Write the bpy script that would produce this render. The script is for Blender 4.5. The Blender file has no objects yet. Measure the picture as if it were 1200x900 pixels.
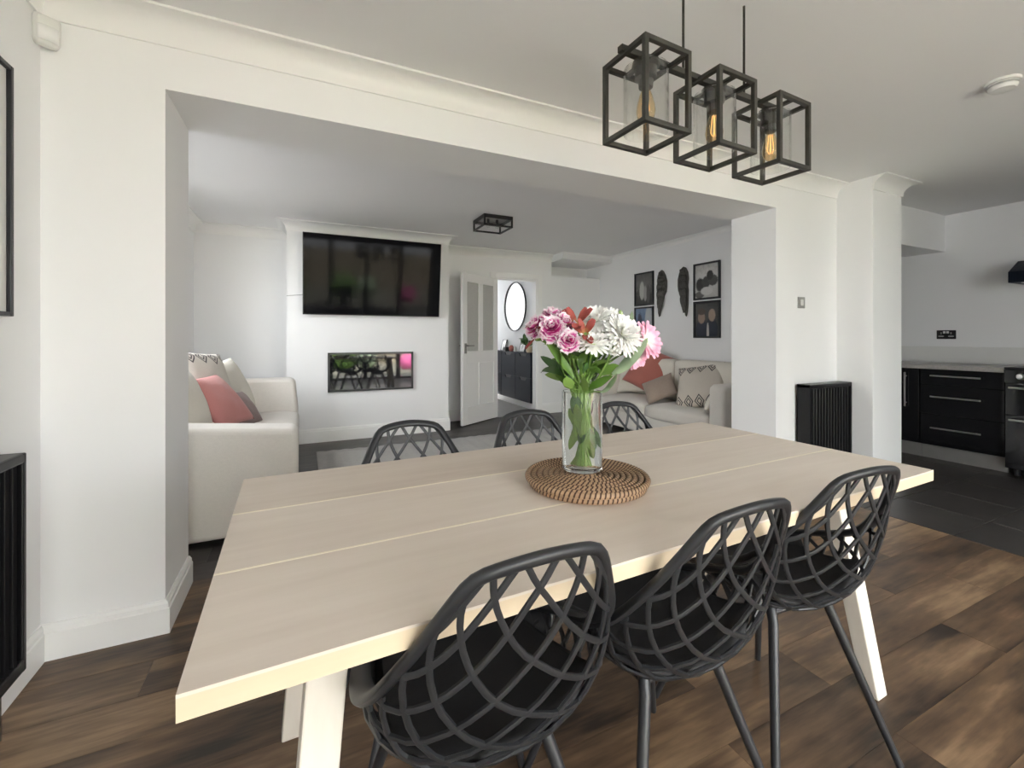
import bpy, bmesh, math, random
from mathutils import Vector, Matrix, Euler
R = random.Random(7)
SC = bpy.context.scene
COL = SC.collection
PI = math.pi

# ------------------------------------------------------------------ camera
YAW = math.radians(25.3)
cam = bpy.data.objects.new('camera', bpy.data.cameras.new('camera'))
COL.objects.link(cam)
cam.location = (0, 0, 1.14)
cam.rotation_euler = (PI/2, 0, -YAW)
cam.data.sensor_fit = 'HORIZONTAL'
cam.data.sensor_width = 36
cam.data.lens = 516/1200*36
cam.data.shift_y = -55/1200
cam.data.clip_start = 0.02
SC.camera = cam

# ------------------------------------------------------------------ daylight
W = bpy.data.worlds.new('sky'); SC.world = W; W.use_nodes = True
bg = W.node_tree.nodes['Background']
bg.inputs[0].default_value = (.95, .965, 1.0, 1)
bg.inputs[1].default_value = 9.0
# sun high over the front of the house: added so the sunlit garden bounces light indoors
sl = bpy.data.lights.new('sun', 'SUN'); sl.energy = 45; sl.angle = math.radians(2); sl.color = (1.0, .985, .97)
so = bpy.data.objects.new('sun', sl); COL.objects.link(so); so.rotation_euler = (-math.radians(38), 0, math.radians(12))

def daylight(name, loc, rot, sx, sy, power, portal=False):
    l = bpy.data.lights.new(name, 'AREA'); l.shape = 'RECTANGLE'; l.size = sx; l.size_y = sy
    l.energy = power
    if portal: l.cycles.is_portal = True
    o = bpy.data.objects.new(name, l); COL.objects.link(o); o.location = loc; o.rotation_euler = rot
    return o
# sky portals in the garden doors and two added windows (they only guide the sky's light)
daylight('portal_garden_doors', (1.5, -1.99, 1.1), (PI/2, 0, 0), 3.5, 2.14, 1, True)
daylight('portal_added_living_window', (-1.17, 3.75, 1.55), (0, -PI/2, 0), 1.1, 1.6, 1, True)
daylight('portal_added_hall_window', (2.775, 9.03, 1.7), (-PI/2, 0, 0), .8, .8, 1, True)

SC.view_settings.view_transform = 'Standard'
SC.view_settings.look = 'None'
SC.view_settings.gamma = 1
SC.view_settings.use_curve_mapping = False
SC.view_settings.exposure = 0.55
SC.cycles.diffuse_bounces = 8
SC.cycles.max_bounces = 14
SC.cycles.transmission_bounces = 10
SC.cycles.transparent_max_bounces = 12
SC.cycles.use_denoising = True
SC.cycles.sample_clamp_indirect = 6

# ------------------------------------------------------------------ mesh helpers
class MB:
    def __init__(s): s.v = []; s.f = []; s.a = []
    def add(s, vs, fs, M=None, att=None):
        n = len(s.v)
        for i, p in enumerate(vs):
            p = Vector(p)
            s.v.append(tuple(M @ p) if M is not None else tuple(p))
            s.a.append(att[i] if att else 0.0)
        s.f += [tuple(i+n for i in f) for f in fs]
        return s
    def box(s, x0, x1, y0, y1, z0, z1, M=None):
        vs = [(x0,y0,z0),(x1,y0,z0),(x1,y1,z0),(x0,y1,z0),(x0,y0,z1),(x1,y0,z1),(x1,y1,z1),(x0,y1,z1)]
        return s.add(vs, [(0,3,2,1),(4,5,6,7),(0,1,5,4),(1,2,6,5),(2,3,7,6),(3,0,4,7)], M)
    def cbox(s, c, sx, sy, sz, M=None):
        return s.box(c[0]-sx/2, c[0]+sx/2, c[1]-sy/2, c[1]+sy/2, c[2]-sz/2, c[2]+sz/2, M)
    def tube(s, pts, r, n=8, closed=False, r2=None, M=None, up=None, cap=True):
        pts = [Vector(p) for p in pts]; m = len(pts)
        rr = r if isinstance(r, (list, tuple)) else [r]*m
        vs = []; prev = None
        for i, p in enumerate(pts):
            if closed: t = pts[(i+1) % m]-pts[i-1]
            else: t = pts[min(i+1, m-1)]-pts[max(i-1, 0)]
            t.normalize()
            if up is not None:
                u = up[i] if isinstance(up, list) else up
                u = Vector(u)
                nrm = u-t*u.dot(t)
            elif prev is None:
                a = Vector((0,0,1)) if abs(t.z) < .9 else Vector((1,0,0))
                nrm = a-t*a.dot(t)
            else:
                nrm = prev-t*prev.dot(t)
            if nrm.length < 1e-6: nrm = t.orthogonal()
            nrm.normalize(); prev = nrm; b = t.cross(nrm)
            ra = rr[i]; rb = ra if r2 is None else (r2[i] if isinstance(r2, (list, tuple)) else r2)
            for k in range(n):
                th = 2*PI*k/n
                vs.append(p+nrm*math.cos(th)*ra+b*math.sin(th)*rb)
        fs = []
        for i in range(m if closed else m-1):
            j = (i+1) % m
            for k in range(n):
                fs.append((i*n+k, i*n+(k+1) % n, j*n+(k+1) % n, j*n+k))
        if not closed and cap:
            fs.append(tuple(range(n))[::-1]); fs.append(tuple((m-1)*n+k for k in range(n)))
        return s.add(vs, fs, M)
    def lathe(s, prof, n=32, M=None, closed=False):
        vs = []; m = len(prof)
        for (r, z) in prof:
            for k in range(n):
                th = 2*PI*k/n; vs.append((r*math.cos(th), r*math.sin(th), z))
        fs = []
        for i in range(m if closed else m-1):
            j = (i+1) % m
            for k in range(n): fs.append((i*n+k, i*n+(k+1) % n, j*n+(k+1) % n, j*n+k))
        if not closed:
            if prof[0][0] > 1e-5: fs.append(tuple(range(n))[::-1])
            if prof[-1][0] > 1e-5: fs.append(tuple((m-1)*n+k for k in range(n)))
        return s.add(vs, fs, M)
    def prism(s, poly, a0, a1, axis='y', M=None):
        n = len(poly)
        def p(q, a): return {'y': (q[0], a, q[1]), 'x': (a, q[0], q[1]), 'z': (q[0], q[1], a)}[axis]
        vs = [p(q, a0) for q in poly]+[p(q, a1) for q in poly]
        fs = [tuple(range(n)), tuple(range(n, 2*n))[::-1]]
        fs += [(i, i+n, (i+1) % n+n, (i+1) % n) for i in range(n)]
        return s.add(vs, fs, M)
    def grid(s, P, nu, nv, M=None, closeu=False, att=None):
        vs = []; at = []
        for j in range(nv+1):
            for i in range(nu+(0 if closeu else 1)):
                vs.append(P(i/nu, j/nv))
                if att: at.append(att(i/nu, j/nv))
        w = nu if closeu else nu+1; fs = []
        for j in range(nv):
            for i in range(nu):
                fs.append((j*w+i, j*w+(i+1) % w, (j+1)*w+(i+1) % w, (j+1)*w+i))
        return s.add(vs, fs, M, at if att else None)
    def mesh(s, name, smooth=False, angle=None):
        me = bpy.data.meshes.new(name); me.from_pydata(s.v, [], s.f)
        if any(s.a):
            at = me.attributes.new('tip', 'FLOAT', 'POINT'); at.data.foreach_set('value', s.a)
        bm = bmesh.new(); bm.from_mesh(me); bmesh.ops.recalc_face_normals(bm, faces=bm.faces)
        bm.to_mesh(me); bm.free()
        if smooth:
            me.polygons.foreach_set('use_smooth', [True]*len(me.polygons))
            me.set_sharp_from_angle(angle=math.radians(angle or 40))
        me.update(); return me

def obj(name, mb, mat, parent=None, smooth=False, angle=None, bevel=0, seg=2, solid=0, sub=0, loc=None, rot=None):
    me = mb if isinstance(mb, bpy.types.Mesh) else mb.mesh(name, smooth, angle)
    if mat is not None and not me.materials: me.materials.append(mat)
    o = bpy.data.objects.new(name, me); COL.objects.link(o)
    if parent: o.parent = parent
    if loc: o.location = loc
    if rot: o.rotation_euler = rot
    if solid:
        m = o.modifiers.new('solid', 'SOLIDIFY'); m.thickness = solid; m.offset = 0
    if bevel:
        m = o.modifiers.new('bevel', 'BEVEL'); m.width = bevel; m.segments = seg; m.limit_method = 'ANGLE'; m.angle_limit = math.radians(35)
    if sub:
        m = o.modifiers.new('sub', 'SUBSURF'); m.levels = sub; m.render_levels = sub
    return o
def tag(o, label, cat, group=None):
    o['label'] = label; o['category'] = cat
    if group: o['group'] = group
    return o
def thing(name, label, cat, loc=(0,0,0), rz=0, group=None):
    o = bpy.data.objects.new(name, None); COL.objects.link(o); o.empty_display_size = .1
    o.location = loc; o.rotation_euler = (0, 0, rz)
    return tag(o, label, cat, group)
def struct(name, mb, mat, parent=None, **k):
    o = obj(name, mb, mat, parent, **k)
    if parent is None: o['kind'] = 'structure'
    return o
def dup(root, loc, rz, label=None):
    r = root.copy(); COL.objects.link(r); r.location = loc; r.rotation_euler = (0, 0, rz)
    if label: r['label'] = label
    for ch in list(root.children):
        c = ch.copy(); COL.objects.link(c); c.parent = r
        for g in ch.children:
            d = g.copy(); COL.objects.link(d); d.parent = c
    return r
def T(x, y, z): return Matrix.Translation((x, y, z))
def RZ(a): return Matrix.Rotation(a, 4, 'Z')
def aim(loc, d, roll=0):
    "matrix whose +Z looks along d"
    q = Vector(d).to_track_quat('Z', 'Y')
    return T(*loc) @ q.to_matrix().to_4x4() @ RZ(roll)

# ------------------------------------------------------------------ materials
def newmat(name):
    m = bpy.data.materials.new(name); m.use_nodes = True
    nt = m.node_tree; return m, nt, nt.nodes['Principled BSDF']
def N(nt, t, **k):
    n = nt.nodes.new(t)
    for a, b in k.items(): setattr(n, a, b)
    return n
def math_(nt, op, a, b=None, clamp=False):
    n = N(nt, 'ShaderNodeMath', operation=op, use_clamp=clamp)
    for i, x in enumerate((a, b)):
        if x is None: continue
        if isinstance(x, (int, float)): n.inputs[i].default_value = x
        else: nt.links.new(x, n.inputs[i])
    return n.outputs[0]
def mixc(nt, fac, a, b):
    n = N(nt, 'ShaderNodeMix', data_type='RGBA')
    if isinstance(fac, (int, float)): n.inputs[0].default_value = fac
    else: nt.links.new(fac, n.inputs[0])
    for sock, x in ((n.inputs[6], a), (n.inputs[7], b)):
        if isinstance(x, tuple): sock.default_value = (*x[:3], 1)
        else: nt.links.new(x, sock)
    return n.outputs[2]
def ramp(nt, fac, stops):
    n = N(nt, 'ShaderNodeValToRGB'); nt.links.new(fac, n.inputs[0])
    el = n.color_ramp.elements
    while len(el) < len(stops): el.new(.5)
    for e, (p, c) in zip(el, stops): e.position = p; e.color = (*c, 1)
    return n.outputs[0]
def noise(nt, vec, scale, detail=3, rough=.5):
    n = N(nt, 'ShaderNodeTexNoise'); n.inputs['Scale'].default_value = scale
    n.inputs['Detail'].default_value = detail; n.inputs['Roughness'].default_value = rough
    if vec is not None: nt.links.new(vec, n.inputs['Vector'])
    return n.outputs['Fac']
def mapping(nt, vec, scale=(1,1,1), rot=(0,0,0), loc=(0,0,0)):
    n = N(nt, 'ShaderNodeMapping'); nt.links.new(vec, n.inputs[0])
    n.inputs['Scale'].default_value = scale; n.inputs['Rotation'].default_value = rot; n.inputs['Location'].default_value = loc
    return n.outputs[0]
def bump(nt, bs, h, strength=.2, dist=.002):
    n = N(nt, 'ShaderNodeBump'); n.inputs['Strength'].default_value = strength; n.inputs['Distance'].default_value = dist
    nt.links.new(h, n.inputs['Height']); nt.links.new(n.outputs[0], bs.inputs['Normal'])
def plain(name, c, rough=.5, metal=0, var=.06, scale=8, bumps=0, bscale=200, coat=0, spec=.5, sheen=0):
    m, nt, bs = newmat(name)
    tc = N(nt, 'ShaderNodeTexCoord').outputs['Object']
    f = noise(nt, tc, scale)
    a = tuple(x*(1-var) for x in c); b = tuple(min(1, x*(1+var)) for x in c)
    nt.links.new(mixc(nt, f, a, b), bs.inputs['Base Color'])
    bs.inputs['Roughness'].default_value = rough; bs.inputs['Metallic'].default_value = metal
    bs.inputs['Specular IOR Level'].default_value = spec
    if coat: bs.inputs['Coat Weight'].default_value = coat; bs.inputs['Coat Roughness'].default_value = .05
    if sheen: bs.inputs['Sheen Weight'].default_value = sheen
    if bumps: bump(nt, bs, noise(nt, tc, bscale, 2), bumps)
    return m
def fabric(name, c, scale=260, var=.14, rough=.95, strength=.35):
    m, nt, bs = newmat(name)
    tc = N(nt, 'ShaderNodeTexCoord').outputs['Object']
    w1 = noise(nt, mapping(nt, tc, (1, .18, 1)), scale, 2); w2 = noise(nt, mapping(nt, tc, (.18, 1, .3)), scale, 2)
    f = math_(nt, 'MULTIPLY', math_(nt, 'ADD', w1, w2), .5)
    big = noise(nt, tc, 5, 3)
    f2 = math_(nt, 'ADD', math_(nt, 'MULTIPLY', f, .7), math_(nt, 'MULTIPLY', big, .3))
    nt.links.new(mixc(nt, f2, tuple(x*(1-var) for x in c), tuple(min(1, x*(1+var)) for x in c)), bs.inputs['Base Color'])
    bs.inputs['Roughness'].default_value = rough; bs.inputs['Sheen Weight'].default_value = .2
    bs.inputs['Specular IOR Level'].default_value = .2
    bump(nt, bs, f, strength, .003)
    return m
def wood(name, c1, c2, c3, axis=0, world=False, rough=.45, fine=26, seed_per=True, streak=2.2, spec=.4):
    m, nt, bs = newmat(name)
    if world: v = N(nt, 'ShaderNodeNewGeometry').outputs['Position']
    else: v = N(nt, 'ShaderNodeTexCoord').outputs['Object']
    rnd = N(nt, 'ShaderNodeObjectInfo').outputs['Random']
    if seed_per:
        off = N(nt, 'ShaderNodeCombineXYZ'); nt.links.new(math_(nt, 'MULTIPLY', rnd, 37.0), off.inputs[2])
        va = N(nt, 'ShaderNodeVectorMath', operation='ADD'); nt.links.new(v, va.inputs[0]); nt.links.new(off.outputs[0], va.inputs[1])
        v = va.outputs[0]
    sc = [1, 1, 1]; sc[axis] = .09
    mp = mapping(nt, v, tuple(sc))
    g = noise(nt, mp, fine, 5, .6)
    sc2 = [1, 1, 1]; sc2[axis] = .28
    b = noise(nt, mapping(nt, v, tuple(sc2)), streak*2.6, 4, .6)
    f = math_(nt, 'ADD', math_(nt, 'MULTIPLY', g, .45), math_(nt, 'MULTIPLY', b, .75 if not world else .95))
    if world: f = math_(nt, 'SUBTRACT', f, .10)
    if seed_per: f = math_(nt, 'ADD', f, math_(nt, 'MULTIPLY', math_(nt, 'SUBTRACT', rnd, .5), .15))
    nt.links.new(ramp(nt, f, [(.32 if not world else .37, c1), (.58 if not world else .63, c2), (.85 if not world else .93, c3)]), bs.inputs['Base Color'])
    bs.inputs['Roughness'].default_value = rough; bs.inputs['Specular IOR Level'].default_value = spec
    bump(nt, bs, g, .12, .001)
    return m
def thin_glass(name, tint=(1,1,1), refl=1.0, rough=0.0):
    m, nt, bs = newmat(name); nt.nodes.remove(bs)
    out = nt.nodes['Material Output']
    tr = N(nt, 'ShaderNodeBsdfTransparent'); tr.inputs[0].default_value = (*tint, 1)
    gl = N(nt, 'ShaderNodeBsdfGlossy'); gl.inputs['Roughness'].default_value = rough
    lw = N(nt, 'ShaderNodeLayerWeight'); lw.inputs['Blend'].default_value = .5
    fr = math_(nt, 'ADD', math_(nt, 'MULTIPLY', math_(nt, 'POWER', lw.outputs['Facing'], 4.0), .75), .045)
    mx = N(nt, 'ShaderNodeMixShader')
    nt.links.new(math_(nt, 'MULTIPLY', fr, refl, True), mx.inputs[0])
    nt.links.new(tr.outputs[0], mx.inputs[1]); nt.links.new(gl.outputs[0], mx.inputs[2]); nt.links.new(mx.outputs[0], out.inputs[0])
    return m
def tipmat(name, stops, rough=.6, sss=0):
    m, nt, bs = newmat(name)
    a = N(nt, 'ShaderNodeAttribute'); a.attribute_name = 'tip'
    tc = N(nt, 'ShaderNodeTexCoord').outputs['Object']
    f = math_(nt, 'ADD', a.outputs['Fac'], math_(nt, 'MULTIPLY', math_(nt, 'SUBTRACT', noise(nt, tc, 90), .5), .35))
    nt.links.new(ramp(nt, f, stops), bs.inputs['Base Color'])
    bs.inputs['Roughness'].default_value = rough; bs.inputs['Specular IOR Level'].default_value = .25
    return m

def picture_mat(name, base, blobs, grain=.25):
    "flat photographic print: soft ellipses over a two-tone ground, from the print's own UVs"
    m, nt, bs = newmat(name)
    uv = N(nt, 'ShaderNodeTexCoord').outputs['Generated']
    sp = N(nt, 'ShaderNodeSeparateXYZ'); nt.links.new(uv, sp.inputs[0])
    n = noise(nt, uv, 9, 4); n2 = noise(nt, uv, 30, 3)
    col = ramp(nt, math_(nt, 'ADD', math_(nt, 'MULTIPLY', sp.outputs[2], .8), math_(nt, 'MULTIPLY', math_(nt, 'SUBTRACT', n, .5), .5)), base)
    for (cx, cy, rx, ry, c) in blobs:
        dx = math_(nt, 'DIVIDE', math_(nt, 'SUBTRACT', sp.outputs[1], cx), rx)
        dy = math_(nt, 'DIVIDE', math_(nt, 'SUBTRACT', sp.outputs[2], cy), ry)
        d = math_(nt, 'ADD', math_(nt, 'MULTIPLY', dx, dx), math_(nt, 'MULTIPLY', dy, dy))
        d = math_(nt, 'ADD', d, math_(nt, 'MULTIPLY', math_(nt, 'SUBTRACT', n2, .5), .9))
        fac = math_(nt, 'MULTIPLY', math_(nt, 'SUBTRACT', 1.25, d), 2.2, True)
        col = mixc(nt, fac, col, c)
    g = math_(nt, 'ADD', 1-grain/2, math_(nt, 'MULTIPLY', n2, grain))
    mul = N(nt, 'ShaderNodeMix', data_type='RGBA', blend_type='MULTIPLY'); mul.inputs[0].default_value = 1
    nt.links.new(col, mul.inputs[6]); nt.links.new(g, mul.inputs[7])
    nt.links.new(mul.outputs[2], bs.inputs['Base Color']); bs.inputs['Roughness'].default_value = .25
    return m

def print_fabric(name, c, ink, seed):
    "cream cushion cloth with loose rows of printed nested diamonds"
    m, nt, bs = newmat(name)
    uv = N(nt, 'ShaderNodeTexCoord').outputs['Object']
    sp = N(nt, 'ShaderNodeSeparateXYZ'); nt.links.new(uv, sp.inputs[0])
    w = math_(nt, 'MULTIPLY', math_(nt, 'SUBTRACT', noise(nt, uv, 22, 2), .5), .05)
    x = math_(nt, 'ADD', math_(nt, 'MULTIPLY', sp.outputs[0], 8.5), seed)
    y = math_(nt, 'ADD', math_(nt, 'MULTIPLY', sp.outputs[1], 5.2), .5)
    fx = math_(nt, 'ABSOLUTE', math_(nt, 'SUBTRACT', math_(nt, 'FRACT', x), .5))
    fy = math_(nt, 'ABSOLUTE', math_(nt, 'SUBTRACT', math_(nt, 'FRACT', y), .5))
    d = math_(nt, 'ADD', math_(nt, 'ADD', fx, math_(nt, 'MULTIPLY', fy, 1.25)), w)
    ring = math_(nt, 'LESS_THAN', math_(nt, 'ABSOLUTE', math_(nt, 'SUBTRACT', d, .40)), .055)
    ring2 = math_(nt, 'LESS_THAN', math_(nt, 'ABSOLUTE', math_(nt, 'SUBTRACT', d, .20)), .05)
    allr = math_(nt, 'MAXIMUM', ring, ring2)
    row = math_(nt, 'FRACT', math_(nt, 'MULTIPLY', math_(nt, 'FLOOR', y), .5))
    allr = math_(nt, 'MULTIPLY', allr, math_(nt, 'GREATER_THAN', row, .25))
    tw = noise(nt, uv, 240, 2)
    base = mixc(nt, tw, tuple(k*.88 for k in c), tuple(min(1, k*1.1) for k in c))
    nt.links.new(mixc(nt, math_(nt, 'MULTIPLY', allr, .9), base, ink), bs.inputs['Base Color'])
    bs.inputs['Roughness'].default_value = .95; bs.inputs['Specular IOR Level'].default_value = .2
    bump(nt, bs, tw, .3, .002)
    return m

M = {}
M['wall'] = plain('wall_paint', (.865,.868,.872), .75, var=.012, scale=3, bumps=.05, bscale=120, spec=.25)
M['ceil'] = plain('ceiling_paint', (.865,.865,.868), .9, var=.01, scale=2, spec=.2)
M['trim'] = plain('white_gloss_trim', (.88,.88,.87), .35, var=.01, scale=4)
M['door'] = plain('door_paint', (.85,.85,.84), .35, var=.01)
M['plank'] = wood('laminate_plank', (.026,.017,.012), (.145,.088,.050), (.40,.265,.15), axis=0, world=True, rough=.38, fine=42, spec=.45)
M['plank_dark'] = wood('laminate_plank_dark', (.022,.019,.018), (.055,.048,.044), (.11,.096,.088), axis=0, world=True, rough=.40, fine=42, spec=.4)
M['under'] = plain('floor_screed', (.05,.035,.025), .6, var=.2)
M['tile'] = plain('dark_floor_tile', (.045,.04,.037), .38, var=.35, scale=6, bumps=.1, bscale=30)
M['grey_floor'] = plain('pale_hall_floor', (.30,.29,.28), .4, var=.15, scale=5)
M['top'] = wood('table_veneer', (.55,.46,.385), (.65,.565,.485), (.73,.65,.57), axis=0, rough=.42, fine=34, streak=1.0, spec=.35)
M['birch'] = wood('birch_edge', (.60,.475,.32), (.67,.545,.385), (.73,.615,.46), axis=0, rough=.5, fine=40, streak=1.5)
M['inlay'] = plain('pale_inlay', (.86,.78,.62), .5, var=.04)
M['legwood'] = wood('pale_birch_leg', (.70,.63,.54), (.78,.72,.63), (.84,.79,.71), axis=2, rough=.55, fine=30)
M['plastic'] = plain('black_plastic', (.020,.021,.0235), .42, var=.12, scale=20, spec=.5)
M['blackmetal'] = plain('black_powder_coat', (.022,.023,.026), .38, var=.15, scale=30, spec=.5)
M['pad'] = plain('black_seat_pad', (.012,.012,.013), .75, var=.2, bumps=.2)
M['cage'] = plain('antique_black_metal', (.045,.043,.036), .5, metal=.35, var=.5, scale=25)
M['radiator'] = plain('black_radiator_enamel', (.008,.008,.009), .34, var=.1, spec=.3)
M['gloss'] = plain('black_gloss_cabinet', (.008,.008,.009), .09, var=.1, spec=.5)
M['navy'] = plain('navy_lacquer', (.009,.013,.022), .45, var=.15, spec=.12)
M['steel'] = plain('brushed_steel', (.72,.71,.69), .28, metal=1, var=.06, scale=40)
M['plinth'] = plain('steel_plinth', (.42,.41,.39), .35, metal=.6, var=.15)
M['worktop'] = plain('grey_worktop', (.42,.40,.38), .3, var=.3, scale=60)
M['chrome'] = plain('satin_chrome', (.35,.34,.32), .3, metal=1, var=.05)
M['screen'] = plain('dark_screen', (.004,.004,.005), .07, var=.05, spec=.06)
M['black'] = plain('black_satin', (.012,.012,.013), .35, var=.1)
M['frame'] = plain('black_picture_frame', (.010,.011,.014), .4, var=.1)
M['white'] = plain('white_plastic', (.78,.78,.76), .4, var=.02)
M['greyplate'] = plain('brushed_plate', (.45,.45,.44), .35, metal=.6, var=.05)
M['sofa'] = fabric('oatmeal_linen', (.70,.665,.615))
M['sofa2'] = fabric('oatmeal_linen_seat', (.65,.615,.565))
M['cream'] = fabric('cream_cotton', (.72,.68,.60))
M['pink'] = fabric('dusty_pink_velvet', (.52,.22,.205), scale=400, var=.1)
M['salmon'] = fabric('salmon_velvet', (.42,.15,.12), scale=400, var=.1)
M['taupe'] = fabric('taupe_plush', (.34,.27,.225), scale=150, var=.25)
M['mink'] = fabric('mink_plush', (.27,.20,.19), scale=150, var=.25)
M['pattern'] = print_fabric('diamond_print_cloth', (.60,.55,.48), (.045,.042,.05), .2)
M['pattern2'] = print_fabric('diamond_print_cloth_b', (.66,.62,.56), (.05,.045,.055), .6)
M['rug'] = fabric('grey_wool_rug', (.36,.35,.33), scale=120, var=.3, strength=.8)
M['rattan'] = plain('rattan_coil', (.52,.35,.21), .55, var=.25, scale=60)
M['wrap'] = plain('rattan_wrap', (.085,.04,.022), .6, var=.25, scale=60)
M['glass'] = thin_glass('clear_glass', (.985,.99,.985), 1.0)
M['frost'] = plain('obscured_glass', (.50,.50,.475), .35, var=.12, scale=60, bumps=.5, bscale=160)
M['wing'] = plain('pewter_carving', (.085,.08,.07), .5, metal=.25, var=.4, scale=50)
M['stem'] = plain('green_stem', (.20,.33,.075), .5, var=.25, scale=30)
M['leaf'] = plain('green_leaf', (.13,.25,.045), .45, var=.4, scale=18)
M['leafd'] = plain('dark_green_leaf', (.045,.11,.028), .45, var=.35, scale=18)
M['leafp'] = plain('pale_green_leaf', (.47,.60,.40), .5, var=.15, scale=14)
M['mirror'] = plain('mirror_silver', (.93,.93,.93), .02, metal=1, var=0)
def vase_glass():
    m, nt, bs = newmat('vase_glass')
    bs.inputs['Base Color'].default_value = (.97,.985,.97,1); bs.inputs['Transmission Weight'].default_value = 1
    bs.inputs['Roughness'].default_value = 0; bs.inputs['IOR'].default_value = 1.45
    return m
M['vase'] = vase_glass()
def glow(name, c, s):
    m, nt, bs = newmat(name)
    bs.inputs['Emission Color'].default_value = (*c, 1); bs.inputs['Emission Strength'].default_value = s
    bs.inputs['Base Color'].default_value = (*c, 1); return m
M['filament'] = glow('glowing_filament', (1.0,.62,.28), 1.0)
M['amber'] = thin_glass('amber_bulb_glass', (1.0,.86,.62), 1.2)
M['grass'] = plain('dry_lawn', (.25,.24,.19), .9, var=.5, scale=3)
M['unseen_ground'] = plain('unseen_dark_ground', (.055,.055,.055), .9, var=.4, scale=9)
M['patio'] = plain('patio_stone', (.55,.53,.50), .8, var=.2, scale=4)
M['fencewood'] = wood('fence_wood', (.24,.20,.14), (.33,.28,.20), (.42,.36,.27), axis=2, rough=.8)
M['pinkbush'] = plain('pink_blossom', (.62,.12,.30), .8, var=.4, scale=14)

# ================================================================== THE SETTING
ZC = 2.37            # ceiling
YW = 2.115           # dining side of the wall with the wide opening
YL = 2.49            # its living-room side
XJ0, XJ1 = -.485, 3.165
ZH = 2.10            # head of the opening
YB = 5.745           # living room back wall
YF = 5.21            # chimney breast face
XR = 4.26            # living room right wall
XK = 5.88            # kitchen right wall
YR = -2.0            # garden wall behind the table

floor = struct('floor', MB().box(-1.3, 6.1, -2.2, 9.2, -.16, -.008), M['under'])
SW = .182; SL = 1.22
sharedp = {}
def plank(x0, x1, y0, y1):
    mt = M['plank_dark'] if y0 > YW+.2 else M['plank']  # planks past the opening take a darker, greyer tone
    key = (round(x1-x0, 2), round(y1-y0, 3), mt.name)
    if key not in sharedp:
        w, d = (x1-x0)/2-.0005, (y1-y0)/2-.0005; b = .00004
        vs = [(-w,-d,-.008),(w,-d,-.008),(w,d,-.008),(-w,d,-.008),(-w,-d,-b),(w,-d,-b),(w,d,-b),(-w,d,-b),(-w+b,-d+b,0),(w-b,-d+b,0),(w-b,d-b,0),(-w+b,d-b,0)]
        fs = [(0,1,5,4),(1,2,6,5),(2,3,7,6),(3,0,4,7),(4,5,9,8),(5,6,10,9),(6,7,11,10),(7,4,8,11),(8,9,10,11)]
        me = MB().add(vs, fs).mesh('plank'); me.materials.append(mt); sharedp[key] = me
    return obj('plank', sharedp[key], None, floor, loc=((x0+x1)/2, (y0+y1)/2, 0))
NROW = 35
for r in range(NROW):
    y0 = -.60+r*SW; y1 = y0+SW
    lo = -.84 if y0 < YW else (-.48 if y0 < YL else -1.07)
    hi = 3.37 if y0 < YL else XR
    if y0 > 5.55: y1 = min(y1, YB)
    x = lo-SL*R.random()*.85
    while x < hi-.02:
        a, b = max(x, lo), min(x+SL, hi)
        if b-a > .03: plank(a, b, y0, y1)
        x += SL
TS = .45
tm = {}
def tile(x0, x1, y0, y1):
    key = (round(x1-x0, 3), round(y1-y0, 3))
    if key not in tm:
        w, d = (x1-x0)/2-.002, (y1-y0)/2-.002; b = .002
        vs = [(-w,-d,-.008),(w,-d,-.008),(w,d,-.008),(-w,d,-.008),(-w,-d,-b),(w,-d,-b),(w,d,-b),(-w,d,-b),(-w+b,-d+b,0),(w-b,-d+b,0),(w-b,d-b,0),(-w+b,d-b,0)]
        fs = [(0,1,5,4),(1,2,6,5),(2,3,7,6),(3,0,4,7),(4,5,9,8),(5,6,10,9),(6,7,11,10),(7,4,8,11),(8,9,10,11)]
        me = MB().add(vs, fs).mesh('floor_tile'); me.materials.append(M['tile']); tm[key] = me
    obj('floor_tile', tm[key], None, floor, loc=((x0+x1)/2, (y0+y1)/2, 0))
y = -.6
while y < 3.55:
    x = 3.372 if y < 2.0 else 4.36
    y1 = min(y+TS, 2.115) if y < 2.0 else y+TS
    while x < 5.86:
        tile(x, min(x+TS, 5.86), y, y1); x += TS
    y = y1
obj('hall_floor', MB().box(2.30, 3.25, 5.76, 9.0, -.008, 0), M['grey_floor'], floor)

struct('ceiling', MB().box(-1.3, 6.1, -2.2, 9.2, ZC, ZC+.12), M['ceil'])
mid = MB().prism([(-1.2,-.01),(XJ0,-.01),(XJ0,ZH),(XJ1,ZH),(XJ1,-.01),(4.34,-.01),(4.34,ZC),(-1.2,ZC)], YW, YL)
wall_mid = struct('wall_middle', mid, M['wall'])
struct('wall_kitchen_beam', MB().box(4.34, XK, 2.16, YL, 2.005, ZC), M['wall'])
struct('wall_pillar', MB().box(3.925, 4.34, 1.86, YW, -.01, ZC), M['wall'], bevel=.003)
struct('wall_left', MB().box(-1.0, -.84, YR-.15, YW, -.01, ZC), M['wall'])
rear = MB()
rear.prism([(-1.0,-.01),(-.25,-.01),(-.25,2.17),(3.25,2.17),(3.25,-.01),(6.04,-.01),(6.04,ZC),(-1.0,ZC)], YR-.15, YR)
struct('wall_rear', rear, M['wall'])
rk = MB().box(XK, XK+.15, YR, 3.75, -.01, ZC)
struct('wall_right', rk, M['wall'])
struct('wall_light_baffle', MB().box(3.40, 3.52, YR, -.95, -.01, ZC), M['wall'])  # unseen, added to keep garden-door light off the kitchen wall
struct('wall_kitchen_back', MB().box(4.36, XK, 3.6, 3.75, -.01, ZC), M['wall'])
struct('wall_living_right', MB().box(XR, XR+.10, YL, 6.3, -.01, ZC), M['wall'])
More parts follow.
